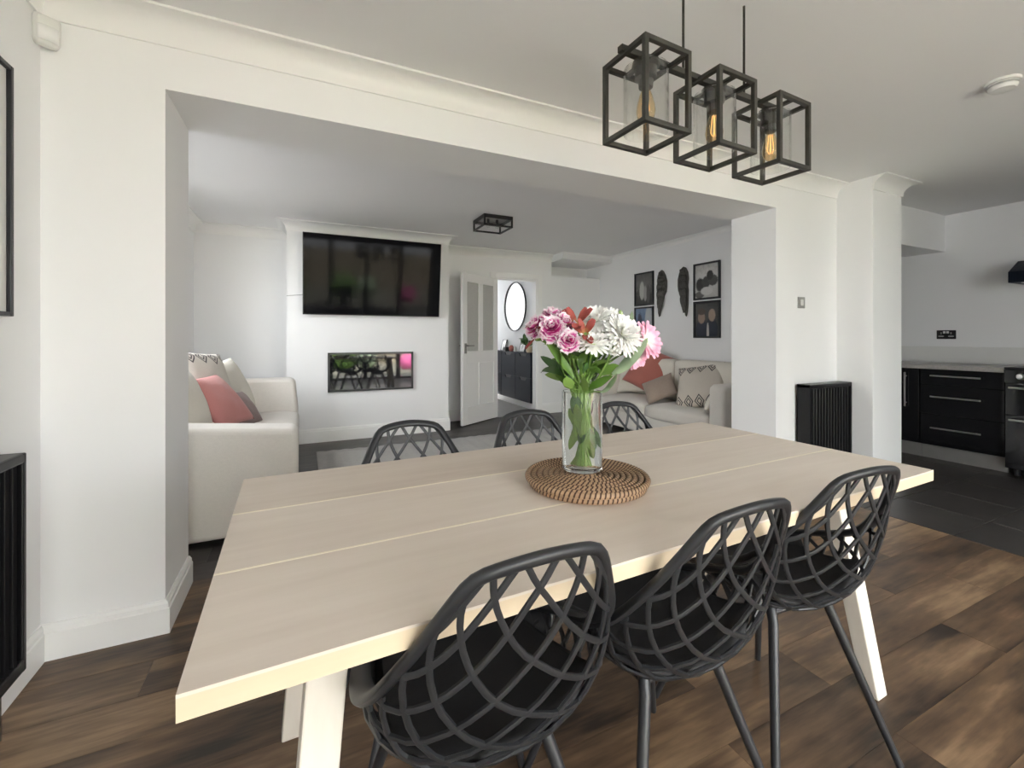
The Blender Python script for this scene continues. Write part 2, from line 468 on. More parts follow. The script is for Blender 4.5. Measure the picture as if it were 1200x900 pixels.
struct('wall_living_left', MB().box(-1.2, -1.07, YL, 2.95, -.01, ZC).box(-1.2, -1.07, 4.55, 5.9, -.01, ZC).box(-1.2, -1.07, 2.95, 4.55, -.01, 1.0).box(-1.2, -1.07, 2.95, 4.55, 2.1, ZC), M['wall'])
DX0, DX1, DZ = 2.45, 3.13, 1.985
bw = MB().prism([(-1.07,-.01),(DX0,-.01),(DX0,DZ),(DX1,DZ),(DX1,-.01),(XR,-.01),(XR,2.065),(3.375,2.065),(3.375,ZC),(-1.07,ZC)], YB, YB+.12)
struct('wall_living_back', bw, M['wall'])
struct('wall_alcove', MB().box(3.30, XR, 6.1, 6.2, 2.0, ZC).box(3.27, 3.375, YB+.12, 6.1, 2.0, ZC).box(3.375, XR, YB+.12, 6.1, 2.0, 2.065), M['wall'])
struct('trim_bulkhead', MB().prism([(5.40,ZC),(5.40,ZC-.02),(5.425,ZC-.045),(5.44,ZC-.095),(YB,ZC-.105),(6.1,ZC-.105),(6.1,ZC)], 3.375, XR, axis='x'), M['wall'])
br = MB().prism([(-.165,-.01),(1.6,-.01),(1.6,ZC),(-.165,ZC)], YF, YB)
struct('wall_chimney_breast', br, M['wall'])
# hall
struct('wall_hall_right', MB().box(3.25, 3.37, YB+.12, 9.1, -.01, ZC), M['wall'])
struct('wall_hall_left', MB().box(2.18, 2.30, YB+.12, 9.1, -.01, ZC), M['wall'])
hw = MB().box(2.30, 3.25, 9.0, 9.1, -.01, 1.3).box(2.30, 3.25, 9.0, 9.1, 2.1, ZC).box(2.30, 2.38, 9.0, 9.1, 1.3, 2.1).box(3.17, 3.25, 9.0, 9.1, 1.3, 2.1)
struct('wall_hall_end', hw, M['wall'])

def sweep(mb, prof, path):
    "profile (out, z) swept along wall corners; 'out' is to the right of travel, corners mitred"
    P = [Vector(p) for p in path]; n = len(P); vs = []
    for i, p in enumerate(P):
        a = (P[i]-P[i-1]).normalized() if i else None
        b = (P[i+1]-P[i]).normalized() if i < n-1 else None
        na = Vector((a.y, -a.x)) if a else None; nb = Vector((b.y, -b.x)) if b else None
        if na is None: o = nb
        elif nb is None: o = na
        else: o = (na+nb)/(1+na.dot(nb))
        for d, z in prof: vs.append((p.x+o.x*d, p.y+o.y*d, z))
    m = len(prof); fs = []
    for i in range(n-1):
        for k in range(m): fs.append((i*m+k, i*m+(k+1) % m, (i+1)*m+(k+1) % m, (i+1)*m+k))
    fs.append(tuple(range(m))); fs.append(tuple((n-1)*m+k for k in range(m))[::-1])
    return mb.add(vs, fs)
def cove(pj=.095, dr=.105):
    pr = [(0, ZC), (0, ZC-dr), (.008, ZC-dr), (.008, ZC-dr+.01)]
    for k in range(7):
        t = k/6*PI/2
        pr.append((.008+(pj-.018)*(1-math.cos(t)), ZC-dr+.01+(dr-.02)*math.sin(t)))
    pr += [(pj, ZC-.01), (pj, ZC)]
    return pr
def skirt(h=.125, t=.018):
    return [(0,0), (t,0), (t,h-.03), (t-.004,h-.026), (t-.005,h-.012), (t-.011,h-.004), (t-.013,h), (0,h)]
struct('trim_1', sweep(MB(), cove(), [(-.84,YR),(-.84,YW),(3.925,YW)]), M['trim'], smooth=True, angle=25)
struct('trim_2', sweep(MB(), cove(), [(3.925,1.86),(4.34,1.86),(4.34,2.16)]), M['trim'], smooth=True, angle=25)
struct('trim_3', sweep(MB(), cove(), [(-1.07,YL),(-1.07,YB),(-.165,YB),(-.165,YF),(1.6,YF),(1.6,YB),(3.375,YB)]), M['trim'], smooth=True, angle=25)
struct('trim_4', sweep(MB(), cove(.05,.06), [(XR,5.44),(XR,YL)]), M['trim'], smooth=True, angle=25)
struct('baseboard_left', sweep(MB(), skirt(), [(-.84,YR),(-.84,YW),(XJ0,YW),(XJ0,YL)]), M['trim'])
struct('baseboard_middle', sweep(MB(), skirt(), [(XJ1,YL),(XJ1,YW),(3.925,YW),(3.925,1.86),(4.34,1.86),(4.34,YL)]), M['trim'])
struct('baseboard_living', sweep(MB(), skirt(.15), [(-1.07,YL),(-1.07,YB),(-.165,YB),(-.165,YF),(1.6,YF),(1.6,YB),(DX0-.075,YB)]), M['trim'])
struct('baseboard_back', sweep(MB(), skirt(.15), [(DX1+.075,YB),(XR,YB),(XR,YL)]), M['trim'])
struct('baseboard_hall', MB().box(3.235, 3.25, YB+.12, 9.0, 0, .10), M['trim'])
arch = MB()
for x0, x1 in ((DX0-.075, DX0), (DX1, DX1+.075)): arch.box(x0, x1, YB-.018, YB, 0, DZ+.075)
arch.box(DX0, DX1, YB-.018, YB, DZ, DZ+.075)
arch.box(DX0-.001, DX0+.02, YB, YB+.12, 0, DZ).box(DX1-.02, DX1+.001, YB, YB+.12, 0, DZ).box(DX0, DX1, YB, YB+.12, DZ-.02, DZ+.001)
struct('trim_5', arch, M['trim'], bevel=.004)
struct('trim_6', MB().box(XK-.018, XK, 1.56, 3.6, .885, 1.045), M['white'], bevel=.003)

# living room door, standing open against the room
ang = math.atan2(-.434, -.683)
door = struct('door_1', MB(), M['door']); bpy.data.objects.remove(door)
DM = T(DX0+.02, YB-.012, 0) @ RZ(ang)
DW, DH, DT = .79, 1.965, .04
dm = MB()
st = .095; rl = .12
zs = [(.012, .24), (.80, .96), (DH-.115, DH)]
dm.box(0, st, -DT/2, DT/2, .012, DH).box(DW-st, DW, -DT/2, DT/2, .012, DH)
for a, b in zs: dm.box(st, DW-st, -DT/2, DT/2, a, b)
dm.box(DW/2-.045, DW/2+.045, -DT/2, DT/2, .24, .80).box(DW/2-.045, DW/2+.045, -DT/2, DT/2, .96, DH-.115)
door = struct('door_1', dm, M['door'], bevel=.006)
door.matrix_world = DM
for x0, x1 in ((st, DW/2-.045), (DW/2+.045, DW-st)):
    obj('glass_pane', MB().box(x0-.004, x1+.004, -.004, .004, .956, DH-.111), M['frost'], door)
    pn = MB().box(x0-.004, x1+.004, -.008, .008, .236, .804)
    obj('door_panel', pn, M['door'], door, bevel=.004)
hd = MB()
for s in (-1, 1):
    hd.box(DW-.075, DW-.035, s*DT/2, s*(DT/2+.008), .93, 1.06)
    hd.tube([(DW-.055, s*DT/2, 1.03), (DW-.055, s*(DT/2+.05), 1.03)], .009)
    hd.tube([(DW-.05, s*(DT/2+.05), 1.03), (DW-.17, s*(DT/2+.05), 1.028)], .009)
h = obj('door_handle', hd, M['chrome'], door, smooth=True); h['label'] = 'satin chrome lever handle'

# garden doors behind the table, added living room window, added hall window
def glazing(name, x0, x1, z0, z1, n, place, mat, fw=.06):
    fr = MB()
    for i in range(n+1):
        x = x0+(x1-x0)*i/n; fr.box(max(x-fw, x0), min(x+fw, x1), -.035, .035, z0, z1)
    fr.box(x0, x1, -.035, .035, z0, z0+fw).box(x0, x1, -.035, .035, z1-fw, z1)
    f = struct(name, fr, mat, bevel=.004); f.matrix_world = place
    for i in range(n):
        a, b = x0+(x1-x0)*i/n+fw, x0+(x1-x0)*(i+1)/n-fw
        obj('pane', MB().box(a-.005, b+.005, -.004, .004, z0+fw-.005, z1-fw+.005), M['glass'], f)
glazing('window_1', -.25, 3.25, 0, 2.17, 4, T(0, YR-.075, 0), M['black'])
glazing('window_added_living', 2.95, 4.55, 1.0, 2.1, 2, T(-1.135, 0, 0) @ RZ(PI/2), M['white'])  # added window, hidden from the camera, to brighten the living room
glazing('window_added_hall', 2.38, 3.17, 1.3, 2.1, 1, T(0, 9.05, 0), M['white'], .045)  # added window, out of view, to light the hall
# garden seen only in the dark glass of the fire and the television
struct('path', MB().box(-14, -1.25, -2.0, 12, -.2, -.03), M['unseen_ground'])  # unseen dark ground, added to limit bounce through the living room window
struct('ground', MB().box(-4, 9, -9, YR-.15, -.2, -.02), M['patio'])
struct('lawn', MB().box(-4, 9, -9, -3.4, -.1, 0.0), M['grass'])
struct('wall_garden', MB().box(-4, 9, -9.1, -9.0, -.2, 1.5), M['fencewood'])

# ================================================================== DINING TABLE
RT = math.radians(1.6)
table = thing('dining_table', 'long pale oak dining table with light inlaid seams and birch edges', 'table', (.781, 1.049, 0), RT)
HL, HW = .9225, .4185
bwid = (2*HW-.012)/3
for i in range(3):
    y0 = -HW+i*(bwid+.006)
    obj('board', MB().box(-HL, HL, y0, y0+bwid, .7355, .74), M['top'], table)
for i in range(2):
    y0 = -HW+bwid+i*(bwid+.006)
    obj('inlay', MB().box(-HL, HL, y0, y0+.006, .735, .7403), M['inlay'], table)
obj('tabletop_core', MB().box(-HL, HL, -HW, HW, .708, .7355), M['birch'], table)
def tleg(x0, y0, x1, y1, w=.062, d=.05):
    vs = []
    for (x, y, z, k) in ((x0,y0,0,.9), (x1,y1,.708,1.12)):
        for sx, sy in ((-1,-1),(1,-1),(1,1),(-1,1)): vs.append((x+sx*w/2*k, y+sy*d/2*k, z))
    return MB().add(vs, [(0,3,2,1),(4,5,6,7),(0,1,5,4),(1,2,6,5),(2,3,7,6),(3,0,4,7)])
iT = (T(.781,1.049,0) @ RZ(RT)).inverted()
def tl(x, y): p = iT @ Vector((x, y, 0)); return p.x, p.y
for a, b in (((-.02,.73),(.05,.87)), ((-.03,1.415),(.03,1.26)), ((1.65,.777),(1.594,.885)), ((1.63,1.41),(1.575,1.27))):
    obj('leg', tleg(*tl(*a), *tl(*b)), M['legwood'], table, bevel=.004)
for x in (.045, 1.585):
    a = tl(x, .80); b = tl(x, 1.33)
    obj('cross_rail', MB().box(a[0]-.035, a[0]+.035, a[1], b[1], .668, .708), M['legwood'], table, bevel=.003)
a = tl(.045, 1.05); b = tl(1.585, 1.05)
obj('stretcher_rail', MB().box(a[0], b[0], -.03, .03, .64, .668), M['legwood'], table, bevel=.003)

# ================================================================== LATTICE DINING CHAIR
CP = [(.215,.452),(.12,.438),(.0,.430),(-.09,.432),(-.155,.450),(-.20,.51),(-.225,.59),(-.243,.68),(-.258,.765),(-.268,.822)]
RP = [(.150,.222,.462),(.196,.150,.488),(.216,.07,.515),(.228,-.01,.543),(.231,-.075,.568),(.222,-.130,.605),(.199,-.174,.660),(.168,-.210,.717),(.138,-.239,.772),(.110,-.260,.817)]
def lerp_list(L, t):
    x = min(max(t, 0), 1)*(len(L)-1); i = min(int(x), len(L)-2); f = x-i
    # catmull-rom for smoothness
    g = lambda k: L[min(max(k, 0), len(L)-1)]
    p0, p1, p2, p3 = g(i-1), g(i), g(i+1), g(i+2); out = []
    for a, b, c, d in zip(p0, p1, p2, p3):
        out.append(.5*((2*b)+(-a+c)*f+(2*a-5*b+4*c-d)*f*f+(-a+3*b-3*c+d)*f**3))
    return out
def shell(u, t):
    cy, cz = lerp_list(CP, t); rx, ry, rz = lerp_list(RP, t); rx *= .94
    a = abs(u)*PI/2
    k = 1-math.cos(a)
    x = rx*math.sin(a)**.92 if a > 0 else 0
    return Vector((math.copysign(x, u), cy+(ry-cy)*k, cz+(rz-cz)*k))
def shell_n(u, t):
    e = .01
    u0, u1 = max(u-e, -1), min(u+e, 1); t0, t1 = max(t-e, 0), min(t+e, 1)
    n = (shell(u1, t)-shell(u0, t)).cross(shell(u, t1)-shell(u, t0))
    return n.normalized()
def make_chair(label, group):
    c = thing('dining_chair', label, 'chair', (0,0,0), 0, group)
    # rim: closed tube round the edge of the bucket
    pts = []; rad = []
    top = [shell(1, t) for t in [i/26 for i in range(27)]]
    side = top[:]
    n = 12
    cx, cy, cz = side[-1]
    arc = []
    for k in range(1, n):
        f = k/n; x = cx*(1-2*f)
        arc.append(Vector((x, cy-.014*math.sin(f*PI), cz+.014*math.sin(f*PI))))
    fx, fy, fz = side[0]
    front = []
    for k in range(1, n):
        f = k/n; x = -fx+2*fx*f
        front.append(Vector((x, fy+.012*math.sin(f*PI), fz-.010*math.sin(f*PI))))
    loop = side+arc+[Vector((-p.x, p.y, p.z)) for p in reversed(side)]+front
    # round the corners
    for _ in range(2):
        m = len(loop)
        loop = [(loop[i-1]+loop[i]*2+loop[(i+1) % m])/4 for i in range(m)]
    cen = Vector((0, -.03, .62))
    ups = []
    for p in loop: ups.append((p-cen).normalized())
    wide = [.0135+.006*max(0, min(1, (.74-p.z)/.12)) for p in loop]
    obj('rim', MB().tube(loop, wide, 10, closed=True, r2=.0095, up=ups), M['plastic'], c, smooth=True, angle=60)
    # lattice: two families of diagonal ribs on the shell
    sp = .365
    def shift(s_): return 1.35*s_+2.9*s_*s_
    for s in (1, -1):
        u0 = -1-shift(.86)+.15
        while u0 < 1.0:
            ps = []; ns = []
            for i in range(61):
                t = .14+.86*i/60
                u = s*(u0+shift(1-t))
                if abs(u) <= 1.0:
                    ps.append(shell(u, t)); ns.append(shell_n(u, t))
            if len(ps) >= 3:
                ps = ps[::2]+([ps[-1]] if len(ps) % 2 == 0 else [])
                ns = ns[::2]+([ns[-1]] if len(ns) % 2 == 0 else [])
                obj('lattice_rib', MB().tube(ps, .0043, 6, r2=.0056, up=ns), M['plastic'], c, smooth=True, angle=60)
            u0 += sp
    # front lip of the seat, solid
    obj('seat_pan', MB().grid(lambda a, b: shell((a*2-1)*.98, b*.24), 20, 12), M['plastic'], c, smooth=True, solid=.007)
    def padf(a, b):
        u = (a*2-1)*.66; t = .03+b*.44
        p = shell(u, t); e = (1-abs(a*2-1)**5)*(1-abs(b*2-1)**5)
        return p+Vector((0,0,1))*(.006+.026*e**.5)*(1 if True else 0)
    obj('seat_pad', MB().grid(padf, 18, 14), M['pad'], c, smooth=True, solid=.010)
    # legs and their frame
    for sx in (-1, 1):
        obj('leg', MB().tube([(sx*.095, -.085, .428), (sx*.105, -.10, .40), (sx*.228, -.205, .006)], [.0125, .0125, .0095], 12), M['blackmetal'], c, smooth=True)
        obj('leg', MB().tube([(sx*.095, .10, .428), (sx*.105, .115, .40), (sx*.222, .215, .006)], [.0125, .0125, .0095], 12), M['blackmetal'], c, smooth=True)
    uf = MB()
    for y in (-.085, .10): uf.tube([(-.1, y, .418), (.1, y, .418)], .0105, 8)
    for x in (-.095, .095): uf.tube([(x, -.085, .418), (x, .10, .418)], .0105, 8)
    obj('leg_frame', uf, M['blackmetal'], c, smooth=True)
    return c
CG = 'black lattice dining chairs around the table'
chair = make_chair('black lattice chair on the near side, nearest the large white picture', CG)
chair.location = (.302, .815, 0); chair.rotation_euler = (0,0,math.radians(1))
dup(chair, (.742, .808, 0), math.radians(1), 'black lattice chair in the middle of the side whose backs face us')
dup(chair, (1.212, .835, 0), math.radians(-4), 'black lattice chair with its back to us, nearest the kitchen units')
dup(chair, (.345, 1.315, 0), math.radians(181), 'black lattice chair across the table, in front of the wall fireplace')
dup(chair, (.835, 1.345, 0), math.radians(182), 'black lattice chair across the table, in front of the open white door')
dup(chair, (1.315, 1.375, 0), math.radians(182), 'black lattice chair across the table behind the flower vase, in front of the sofa')
chair['label'] = 'black lattice chair with its back to us, nearest the large white picture'

# ================================================================== SOFAS AND CUSHIONS
def rbox(name, x0, x1, y0, y1, z0, z1, mat, parent, bev=.04, M_=None):
    return obj(name, MB().box(x0, x1, y0, y1, z0, z1, M_), mat, parent, bevel=bev, seg=4, smooth=True, angle=50)
def pad_cushion(name, x0, x1, y0, y1, z0, z1, mat, parent, crown=.03, axis=2):
    "upholstered block with a domed face and rounded edges"
    cx, cy, cz = (x0+x1)/2, (y0+y1)/2, (z0+z1)/2; hx, hy, hz = (x1-x0)/2, (y1-y0)/2, (z1-z0)/2
    bm = bmesh.new(); bmesh.ops.create_cube(bm, size=2)
    bmesh.ops.subdivide_edges(bm, edges=bm.edges[:], cuts=7, use_grid_fill=True)
    mb = MB(); vs = []
    for v in bm.verts:
        p = v.co.copy()
        q = [max(-1, min(1, k)) for k in p]
        out = []
        for i, h in enumerate((hx, hy, hz)):
            o = [q[j] for j in range(3) if j != i]
            r = min(.05, min(hx, hy, hz)*.8)
            inner = max(h-r, 0)
            out.append(q[i]*h)
        # round: project onto rounded box
        P = Vector(out); I = Vector([max(-(h-r), min(h-r, k)) for k, h in zip(P, (hx, hy, hz))])
        d = P-I
        if d.length > 1e-6: P = I+d.normalized()*r
        e = [1-q[j]**4 for j in range(3)]
        w = (e[(axis+1) % 3]*e[(axis+2) % 3])
        P[axis] += math.copysign(crown*w, q[axis]) if abs(q[axis]) > .9 else 0
        vs.append(P+Vector((cx, cy, cz)))
    idx = {v: i for i, v in enumerate(bm.verts)}
    mb.add(vs, [tuple(idx[v] for v in f.verts) for f in bm.faces]); bm.free()
    return obj(name, mb, mat, parent, smooth=True, angle=80)

# sofa against the far-left wall of the living room
s1 = thing('sofa', 'oatmeal linen sofa beside the chimney breast, its outer arm turned to the table', 'sofa', (0,0,0))
arm = MB()
pr = [(-1.045,.03),(-.045,.03),(-.03,.30),(-.028,.57),(-.05,.605),(-.35,.630),(-.70,.660),(-1.045,.685)]
arm.prism(pr, 2.85, 3.08)
obj('arm', arm, M['sofa'], s1, bevel=.03, seg=4, smooth=True, angle=50)
arm = MB().prism([(-1.045,.03),(-.06,.03),(-.05,.45),(-.075,.72),(-.12,.745),(-1.045,.755)], 4.66, 4.90)
obj('arm', arm, M['sofa'], s1, bevel=.03, seg=4, smooth=True, angle=50)
rbox('base', -1.045, -.05, 3.08, 4.66, .05, .29, M['sofa'], s1, .02)
rbox('backrest', -1.05, -.82, 3.08, 4.66, .05, .80, M['sofa'], s1, .05)
for a, b in ((3.085, 3.87), (3.875, 4.655)):
    pad_cushion('seat_cushion', -.82, -.04, a, b, .28, .45, M['sofa2'], s1, .018)
for x in (-.98, -.11):
    for y in (2.92, 4.83): obj('foot', MB().cbox((x, y, .02), .05, .05, .04), M['black'], s1)

# sofa against the right wall of the living room
s2 = thing('sofa', 'oatmeal linen sofa under the framed photographs and carved wings', 'sofa', (0,0,0))
obj('arm', MB().prism([(3.44,.03),(4.22,.03),(4.22,.70),(3.50,.695),(3.45,.665)], 2.80, 2.965), M['sofa'], s2, bevel=.03, seg=4, smooth=True, angle=50)
obj('arm', MB().prism([(3.44,.03),(4.22,.03),(4.22,.70),(3.50,.695),(3.45,.665)], 4.66, 4.83), M['sofa'], s2, bevel=.03, seg=4, smooth=True, angle=50)
rbox('base', 3.46, 4.22, 2.965, 4.66, .05, .26, M['sofa'], s2, .02)
rbox('backrest', 4.02, 4.235, 2.965, 4.66, .05, .84, M['sofa'], s2, .05)
for a, b in ((2.97, 3.81), (3.815, 4.655)):
    pad_cushion('seat_cushion', 3.42, 4.02, a, b, .24, .395, M['sofa2'], s2, .022)
    pad_cushion('back_cushion', 3.86, 4.09, a, b, .42, .88, M['cream'], s2, .03, axis=0)
for x in (3.52, 4.15):
    for y in (2.87, 4.75): obj('foot', MB().cbox((x, y, .02), .05, .05, .04), M['black'], s2)

def cushion(label, w, h, t, mat, loc, normal, roll=0, group=None, sag=0.0):
    def P(side):
        def f(a, b):
            u, v = a*2-1, b*2-1
            x = u*w/2*(1-.055*(1-v*v)); y = v*h/2*(1-.055*(1-u*u))
            k = max(0, (1-abs(u)**2.6)*(1-abs(v)**2.6))**.55
            wr = .004*math.sin(7*u+3*v)*math.sin(5*v-2*u)
            z = side*(t/2*k+wr*k)-sag*(1-v)*.25
            return (x, y, z)
        return f
    mb = MB().grid(P(1), 20, 20).grid(P(-1), 20, 20)
    bm = bmesh.new(); me = mb.mesh('cushion', True, 80); bm.from_mesh(me)
    bmesh.ops.remove_doubles(bm, verts=bm.verts, dist=.0008); bmesh.ops.recalc_face_normals(bm, faces=bm.faces); bm.to_mesh(me); bm.free()
    o = obj('cushion', me, mat)
    o.matrix_world = aim(loc, normal, roll)
    return tag(o, label, 'cushion', group)
G1 = 'cushions on the sofa by the chimney breast'
cushion('plain cream cushion at the near arm of the sofa by the chimney breast', .52, .48, .19, M['cream'], (-.70,3.38,.70), (.90,-.22,.34), 0, G1)
cushion('dusty pink velvet cushion tipped against the heap on the sofa by the chimney breast', .44, .44, .14, M['pink'], (-.545,3.74,.685), (.74,-.26,.64), .0, G1)
cushion('cream cushion with dark printed diamonds behind the dusty pink one', .50, .50, .15, M['pattern2'], (-.68,4.02,.80), (.80,-.42,.40), -.12, G1)
cushion('small mink plush cushion tucked behind the dusty pink one', .32, .32, .12, M['mink'], (-.445,4.02,.58), (.74,-.30,.60), -.1, G1)
cushion('plain cream cushion standing at the far end of the sofa by the chimney breast', .46, .48, .17, M['cream'], (-.565,4.38,.72), (.85,-.34,.42), .1, G1)
G2 = 'cushions on the sofa under the photographs'
cushion('salmon velvet cushion propped on one corner under the framed photographs', .53, .53, .16, M['salmon'], (3.83,4.16,.735), (-.85,-.30,.42), -.38, G2)
cushion('small taupe plush cushion lying in front of the salmon one', .36, .30, .12, M['taupe'], (3.67,3.82,.555), (-.80,-.35,.62), .52, G2)
cushion('beige cushion printed with nested diamonds, on the sofa under the photographs', .52, .50, .16, M['pattern'], (3.76,3.34,.625), (-.85,-.15,.48), .22, G2)
cushion('plain cream cushion half hidden behind the flower vase and the salmon cushion', .42, .42, .15, M['cream'], (3.86,4.50,.62), (-.9,-.2,.4), .12, G2)
cushion('little cream cushion wedged upright against the inside of the sofa arm near the opening', .34, .24, .10, M['cream'], (3.62,3.05,.50), (-.35,.80,.35), .3, G2)

# rug
rug = thing('rug', 'grey ribbed wool rug on the dark living room floor', 'rug', (0,0,0))
def rugf(a, b):
    x = .11+2.85*a; y = 3.0+1.69*b
    return (x, y+.006*math.sin(a*23), .014+.0025*math.sin(a*150)+.002*math.sin(b*9+a*4))
obj('pile', MB().grid(rugf, 300, 12), M['rug'], rug, smooth=True, solid=.012)

# ================================================================== CHIMNEY BREAST: TELEVISION AND FIRE
tv = thing('television', 'black wall-mounted television tilted down on the chimney breast', 'television', (.725, 5.20, 1.805), 0)
TT = T(0,-.115,0) @ Matrix.Rotation(math.radians(6.5), 4, 'X')
o = obj('casing', MB().box(-.737, .737, -.005, .030, -.428, .428), M['black'], tv, bevel=.004); o.matrix_local = TT
o = obj('screen', MB().box(-.729, .729, -.009, -.003, -.418, .422), M['screen'], tv); o.matrix_local = TT
o = obj('back_housing', MB().box(-.5, .5, .028, .055, -.36, .12), M['black'], tv, bevel=.01); o.matrix_local = TT
obj('wall_bracket', MB().box(-.2, .2, -.075, .008, -.15, .15), M['black'], tv)
tag(obj('cable', MB().tube([(-.165,YF-.004,1.575), (-.10,YF-.006,1.583), (0.05,YF-.006,1.60)], .004, 6), M['greyplate'], smooth=True), 'thin grey cable running from the television to the edge of the chimney breast', 'cable')

fx0, fx1, fz0, fz1 = .235, 1.165, .535, .968
fire = thing('wall_fireplace', 'black-framed glass-fronted fire set in the chimney breast', 'fireplace', (.70, YF, .75))
fire_l = fire
def rel(o): return T(-.70, -YF, -.75)
fr = MB()
fr.box(fx0, fx1, YF-.03, YF+.0, fz0, fz0+.022, rel(0)).box(fx0, fx1, YF-.03, YF, fz1-.022, fz1, rel(0)).box(fx0, fx0+.022, YF-.03, YF, fz0, fz1, rel(0)).box(fx1-.022, fx1, YF-.03, YF, fz0, fz1, rel(0))
obj('frame', fr, M['black'], fire, bevel=.002)
fg = obj('fire_glass', MB().box(fx0+.02, fx1-.02, YF-.018, YF-.012, fz0+.02, fz1-.02, rel(0)), None, fire)
def fireglass():
    m, nt, bs = newmat('dark_fire_glass')
    bs.inputs['Base Color'].default_value = (.006,.006,.008,1); bs.inputs['Roughness'].default_value = .04
    bs.inputs['IOR'].default_value = 1.75
    return m
fg.data.materials.append(fireglass())
# hooded fuel bed behind the glass edge
obj('backbox', MB().box(fx0+.01, fx1-.01, YF-.012, YF-.001, fz0+.01, fz1-.01, rel(0)), M['black'], fire)

# ================================================================== PICTURES AND WINGS
K = (.02,.02,.02)
def framed(label, y0, y1, z0, z1, mat, x=XR, group='framed photographs over the sofa', mount=.012, depth=.025, fw=.022):
    p = thing('picture_frame', label, 'picture', (x, (y0+y1)/2, (z0+z1)/2), 0, group)
    hy, hz = abs(y1-y0)/2, (z1-z0)/2
    fr = MB().box(-depth, 0, -hy, -hy+fw, -hz, hz).box(-depth, 0, hy-fw, hy, -hz, hz).box(-depth, 0, -hy+fw, hy-fw, -hz, -hz+fw).box(-depth, 0, -hy+fw, hy-fw, hz-fw, hz)
    obj('frame', fr, M['frame'], p, bevel=.002)
    obj('photograph', MB().box(-depth*.5, -.004, -hy+fw-.002, hy-fw+.002, -hz+fw-.002, hz-fw+.002), mat, p)
    return p
g = lambda k: (k, k*.98, k*.95)
pm1 = picture_mat('print_garden', [(.2, g(.06)), (.55, g(.16)), (.9, g(.12))], [(.62,.45,.14,.30,g(.42)), (.42,.35,.10,.25,g(.30)), (.25,.32,.10,.3,g(.10))])
pm2 = picture_mat('print_beach', [(.2, (.10,.12,.16)), (.55, (.16,.22,.32)), (.9, (.22,.30,.44))], [(.22,.5,.22,.6,(.42,.45,.48)), (.75,.35,.16,.5,(.05,.06,.09))])
pm3 = picture_mat('print_group', [(.1, g(.5)), (.55, g(.62)), (.9, g(.35))], [(.78,.40,.18,.20,g(.05)), (.52,.46,.16,.18,g(.07)), (.24,.50,.2,.16,g(.09)), (.36,.66,.14,.14,g(.05)), (.8,.1,.2,.1,g(.12)), (.5,.2,.25,.12,g(.6))])
pm4 = picture_mat('print_couple', [(.1, g(.05)), (.6, g(.09)), (.9, g(.07))], [(.70,.18,.26,.30,(.035,.04,.06)), (.30,.20,.26,.34,(.03,.035,.05)), (.72,.56,.15,.18,(.30,.22,.18)), (.28,.62,.14,.18,(.33,.25,.20)), (.72,.74,.17,.10,(.10,.08,.07)), (.45,.1,.05,.3,g(.4))])
framed('black-framed dark monochrome photograph, upper of the pair nearer the corner', 4.536, 4.906, 1.575, 2.032, pm1)
framed('black-framed bluish photograph, lower of the pair nearer the corner, partly behind flowers', 4.536, 4.906, 1.09, 1.555, pm2)
framed('black-framed pale monochrome photograph of a group of heads, beside the opening', 3.487, 3.86, 1.580, 2.012, pm3)
framed('black-framed photograph of two people in dark jackets, under the pale group photograph', 3.487, 3.86, 1.13, 1.562, pm4)
def wing(label, yc, z0, z1, s):
    w = thing('wing_ornament', label, 'ornament', (XR, yc, z0), 0, 'pair of carved wings on the wall')
    Hh = z1-z0
    outline = [(.015,1.0),(.055,.97),(.085,.88),(.095,.75),(.085,.62),(.092,.52),(.09,.40),(.088,.25),(.078,.10),(.062,.0),(.045,.03),(.035,.12),(.012,.22),(-.015,.34),(-.035,.45),(-.065,.52),(-.075,.62),(-.075,.75),(-.05,.88),(-.015,.97)]
    obj('wing_back', MB().prism([(s*a, b*Hh) for a, b in outline], -.022, -.002, axis='x'), M['wing'], w, bevel=.006)
    rows = [(.92,.055,.03,.10,3),(.80,.075,.04,.13,4),(.67,.08,.05,.16,4),(.53,.07,.055,.2,4),(.40,.06,.055,.26,3),(.28,.035,.05,.26,2)]
    for (zz, half, fw, fl, n) in rows:
        for i in range(n):
            yy = s*(.008+.045*(1-zz)**2+half*((i+.5)/n*2-1)*.8); z = zz*Hh
            def F(a, b):
                t = b; wv = fw*.42*math.sin(min(1, .15+t)*PI*.9)**.7
                q = (a*2-1)
                return (-.024-.012*(1-q*q)*math.sin(PI*min(1,t+.15))-.004*i, yy+q*wv+s*.012*t*t, z-fl*Hh*t*.9+.02)
            obj('feather', MB().grid(F, 4, 6), M['wing'], w, smooth=True, solid=.006)
    return w
wing('dark pewter carved wing with a curled tip, beside the frames nearer the corner', 4.37, 1.405, 2.022, 1)
wing('dark pewter carved wing with a straight pointed tip, beside the frames next to the opening', 4.035, 1.39, 2.012, -1)
# large frame on the wall beside the table
p = thing('picture_frame', 'large white picture in a thin black frame on the wall above the radiator', 'picture', (-.84, 1.54, 1.592))
fr = MB(); hy, hz, fw = .368, .388, .014
fr.box(0, .022, -hy, -hy+fw, -hz, hz).box(0, .022, hy-fw, hy, -hz, hz).box(0, .022, -hy+fw, hy-fw, -hz, -hz+fw).box(0, .022, -hy+fw, hy-fw, hz-fw, hz)
obj('frame', fr, M['frame'], p, bevel=.002)
obj('mount', MB().box(0.002, .010, -hy+fw-.002, hy-fw+.002, -hz+fw-.002, hz-fw+.002), M['white'], p)

